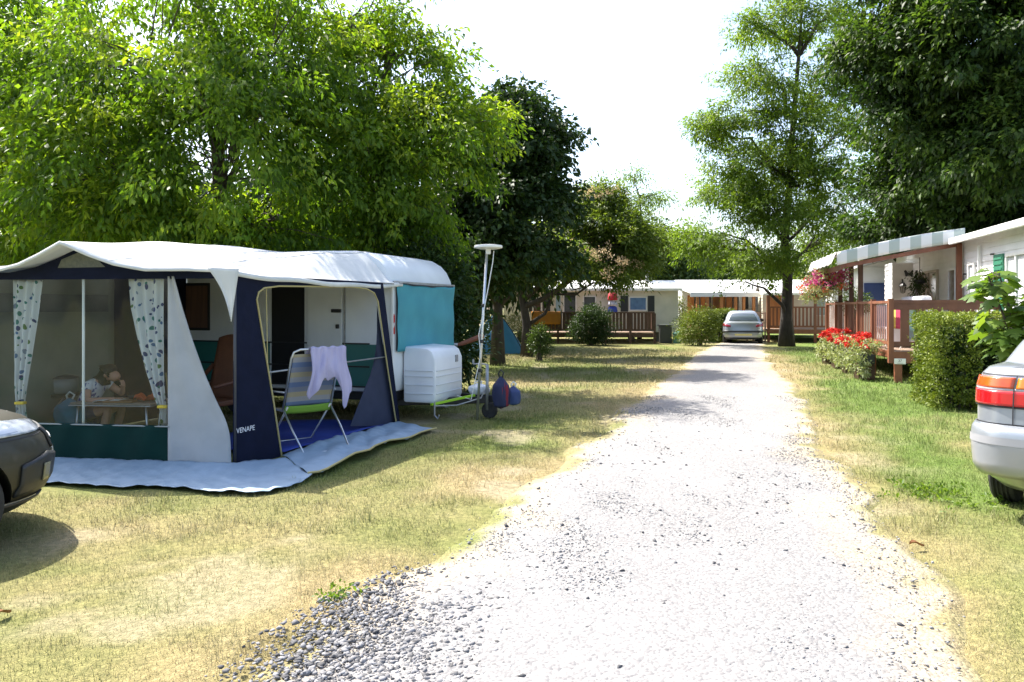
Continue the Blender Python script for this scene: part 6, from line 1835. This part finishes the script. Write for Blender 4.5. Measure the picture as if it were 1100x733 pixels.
for s in (-1, 1):
    def shp(u, v, i, z):
        return i, .735 + .02 * (1 - u) + (.135 - .055 * abs(u - .25)) * v * (1 - .35 * u)
    b = F.patch(s * 31.0, s * 42.5, .73, .88, .010, nu=24, nv=8, shape=shp); hl = b.build("headlight", HL, suv, smooth=True, thick=.008)
    b = F.patch(s * 31.6, s * 37, .77, .81, .017, nu=10, nv=3); b.build("lamp_bowl", ALU, hl, smooth=True)
    b = F.patch(s * 35.2, s * 41.5, .33, .60, .012, nu=16, nv=8, shape=lambda u, v, i, z: (i, .34 + (.26 - .10 * abs(u - .5)) * v)); fr = b.build("fog_recess", BLKPL, suv, smooth=True, thick=.02)
    b = F.patch(s * 37.3, s * 38.1, .41, .53, .03, nu=6, nv=6); b.build("fog_lamp", mat("fog_lens", (.22, .20, .12), .2), fr, smooth=True, thick=.01)
b = F.patch(40.6, 55.4, .60, .745, .012, nu=40, nv=8); gl = b.build("grille", BLKPL, suv, smooth=True, thick=.02)
b = F.patch(41, 55, .665, .68, .03, nu=40, nv=1); b.build("grille_bar", ALU, gl, smooth=True, thick=.008)
b = F.patch(43, 53, .30, .48, .012, nu=30, nv=6); b.build("lower_grille", BLKPL, suv, smooth=True, thick=.02)
b = MB(); F.patch(31.2, 40, .215, .30, .010, nu=20, nv=4, b=b); F.patch(-31.2, -40, .215, .30, .010, nu=20, nv=4, b=b); F.patch(40, 56, .215, .29, .01, nu=30, nv=4, b=b); b.build("bumper_lip", BLKPL, suv, smooth=True, thick=.02)
for s in (-1, 1): F.patch(s * 31.0, s * 38, .290, .305, .016, nu=16, nv=1).build("chrome_strip", ALU, suv, smooth=True)
F.patch(45.4, 50.6, .50, .60, .03, nu=10, nv=3).build("number_plate", mat("plate_white", (.7, .7, .68), .4), suv, thick=.006)
for s in (-1, 1): F.patch(s * 30.5, s * 40, .722, .728, .005, nu=20, nv=1).build("panel_seam", SEAM, suv)
for (x, y) in ((.80, .77), (.80, -.77), (3.40, .74), (3.40, -.74)): wheel(suv, x, y, .325, .20, RIM)
b = MB().bx(.5, 3.8, -.55, .55, .20, .28); b.build("underbody", BLKPL, suv)
for s in (-1, 1):
    b = MB().box((2.75, s * .95, 1.08), (.12, .20, .15)); b.build("mirror", BLKPL, suv, bevel=.03)

# --- silver hatchback at the end of the track
hp = gp(798.5, 369.5)
hatch = thing("silver_hatchback", "small silver hatchback parked facing away at the end of the track", "car", (hp.x, hp.y, 0), R(90 - 14))
Hs = CarShape([(.20, .12, 3.9, .74, .3, .4, .06, .2), (.30, .02, 4.0, .82, .28, .4, .08, .22), (.45, .0, 4.02, .86, .26, .4, .1, .24), (.60, .02, 4.0, .865, .26, .4, .1, .24), (.80, .06, 3.85, .86, .26, .42, .1, .25), (.93, .10, 3.5, .85, .26, .4, .1, .25), (.99, .16, 3.1, .80, .26, .35, .1, .2)])
body = Hs.body([.20, .25, .30, .38, .45, .52, .60, .70, .80, .87, .93, .96, .99]).build("body", SILV, hatch, auto=True)
cut_wheels(body, [(.68, .72), (.68, -.72), (3.2, .72), (3.2, -.72)], .36, .2)
sharp_edges(body, 30)
G = CarShape([(.96, .17, 3.1, .80, .22, .25, .1, .2), (1.2, .30, 2.6, .72, .22, .25, .1, .2), (1.38, .48, 2.2, .62, .2, .25, .1, .2), (1.45, .62, 2.0, .54, .2, .25, .08, .2), (1.475, .8, 1.8, .44, .2, .25, .06, .2)])
gb = G.body([.96, 1.05, 1.2, 1.3, 1.38, 1.42, 1.45, 1.475]).build("cabin", SILV, hatch, auto=True)
G.patch(-9.5, 9.5, 1.03, 1.34, .006, nu=24, shape=lambda u, v, i, z: (i, z + .02 * math.sin(math.pi * u) * v)).build("rear_window", mat("bluish_glass", (.10, .13, .17), .08, coat=.6), gb, smooth=True)
for s in (-1, 1): G.patch(s * 17, s * 31, 1.03, 1.36, .006).build("side_window", GLASS, gb, smooth=True)
G.patch(33, 47, 1.02, 1.36, .006).build("windscreen", GLASS, gb, smooth=True)
for s in (-1, 1):
    b = Hs.patch(s * 7.2, s * 16, .72, .93, .012, nu=16, nv=6, shape=lambda u, v, i, z: (i, .74 + .06 * u + (.09 + .05 * u) * v)); b.build("tail_lamp", mat("dark_red_lamp", (.28, .01, .03), .2, coat=.6), hatch, smooth=True, thick=.01)
    b = MB().box((2.7, s * .96, 1.02), (.12, .20, .14)); b.build("mirror", BLKPL, hatch, bevel=.03)
b = Hs.patch(-17, 17, .50, .585, .014, nu=40, nv=3); b.build("bumper_strip", BLKPL, hatch, smooth=True, thick=.02)
b = Hs.patch(-5, 5, .36, .45, .014, nu=10, nv=3); b.build("number_plate", mat("yellow_plate", (.62, .55, .22), .5), hatch, smooth=True, thick=.006)
b = Hs.patch(-14, 14, .215, .27, .008, nu=30, nv=2); b.build("bumper_lip", BLKPL, hatch, smooth=True, thick=.01)
G.patch(2, 6, 1.05, 1.06, .02, nu=6, nv=1).build("wiper", BLKPL, hatch, thick=.006)
for (x, y) in ((.68, .77), (.68, -.77), (3.2, .77), (3.2, -.77)): wheel(hatch, x, y, .31, .19, RIM)
b = MB().bx(.4, 3.7, -.55, .55, .20, .28); b.build("underbody", BLKPL, hatch)

# ------------------------------------------------------------------ small growth on the verge
r = np.random.RandomState(44)
def weeds(name, label, pix, n_, spread, L, W, seed):
    base = gp(*pix); t = thing(name, label, "weed", base)
    rr_ = np.random.RandomState(seed)
    c = np.stack([rr_.normal(size=n_) * spread, rr_.normal(size=n_) * spread * 1.4, .012 + .02 * rr_.rand(n_)], 1)
    v_, f_, a_ = leaf_cloud(rr_, c, unit(np.stack([rr_.normal(size=n_), rr_.normal(size=n_), .5 + rr_.rand(n_)], 1)), 9, .018, L, W, -.25, .7, .2 + .6 * rr_.rand(n_), .4)
    me = fast_mesh("foliage", v_, f_); set_attr(me, "v", a_); link("foliage", me, LM_FIG, t)
    return t
weeds("weed_patch", "leafy green weeds in the lawn in front of the right-hand car", (1005, 533), 60, .20, .045, .022, 1)
weeds("weed_patch", "small weed on the left rim beside the grey chippings", (365, 643), 12, .05, .035, .018, 3)
for i, (px, py, lab) in enumerate(((985, 589, "curled brown dead leaf on the right rim of the track"), (3, 664, "small reddish dead leaf in the lawn at the left edge"))):
    b = MB().grid(lambda u, v: V(.10 * (v - .5), .05 * (u - .5) * math.sin(math.pi * min(1, v + .05)), .008 + .03 * abs(u - .5) + .012 * math.sin(v * 5)), 6, 10)
    loose("dead_leaf", lab, "leaf", b, mat("dead_leaf_brown", (.22, .09, .03), .8, (.30, .15, .06), 30), gp(px, py) + V(0, 0, .015), i * 1.3, smooth=True)
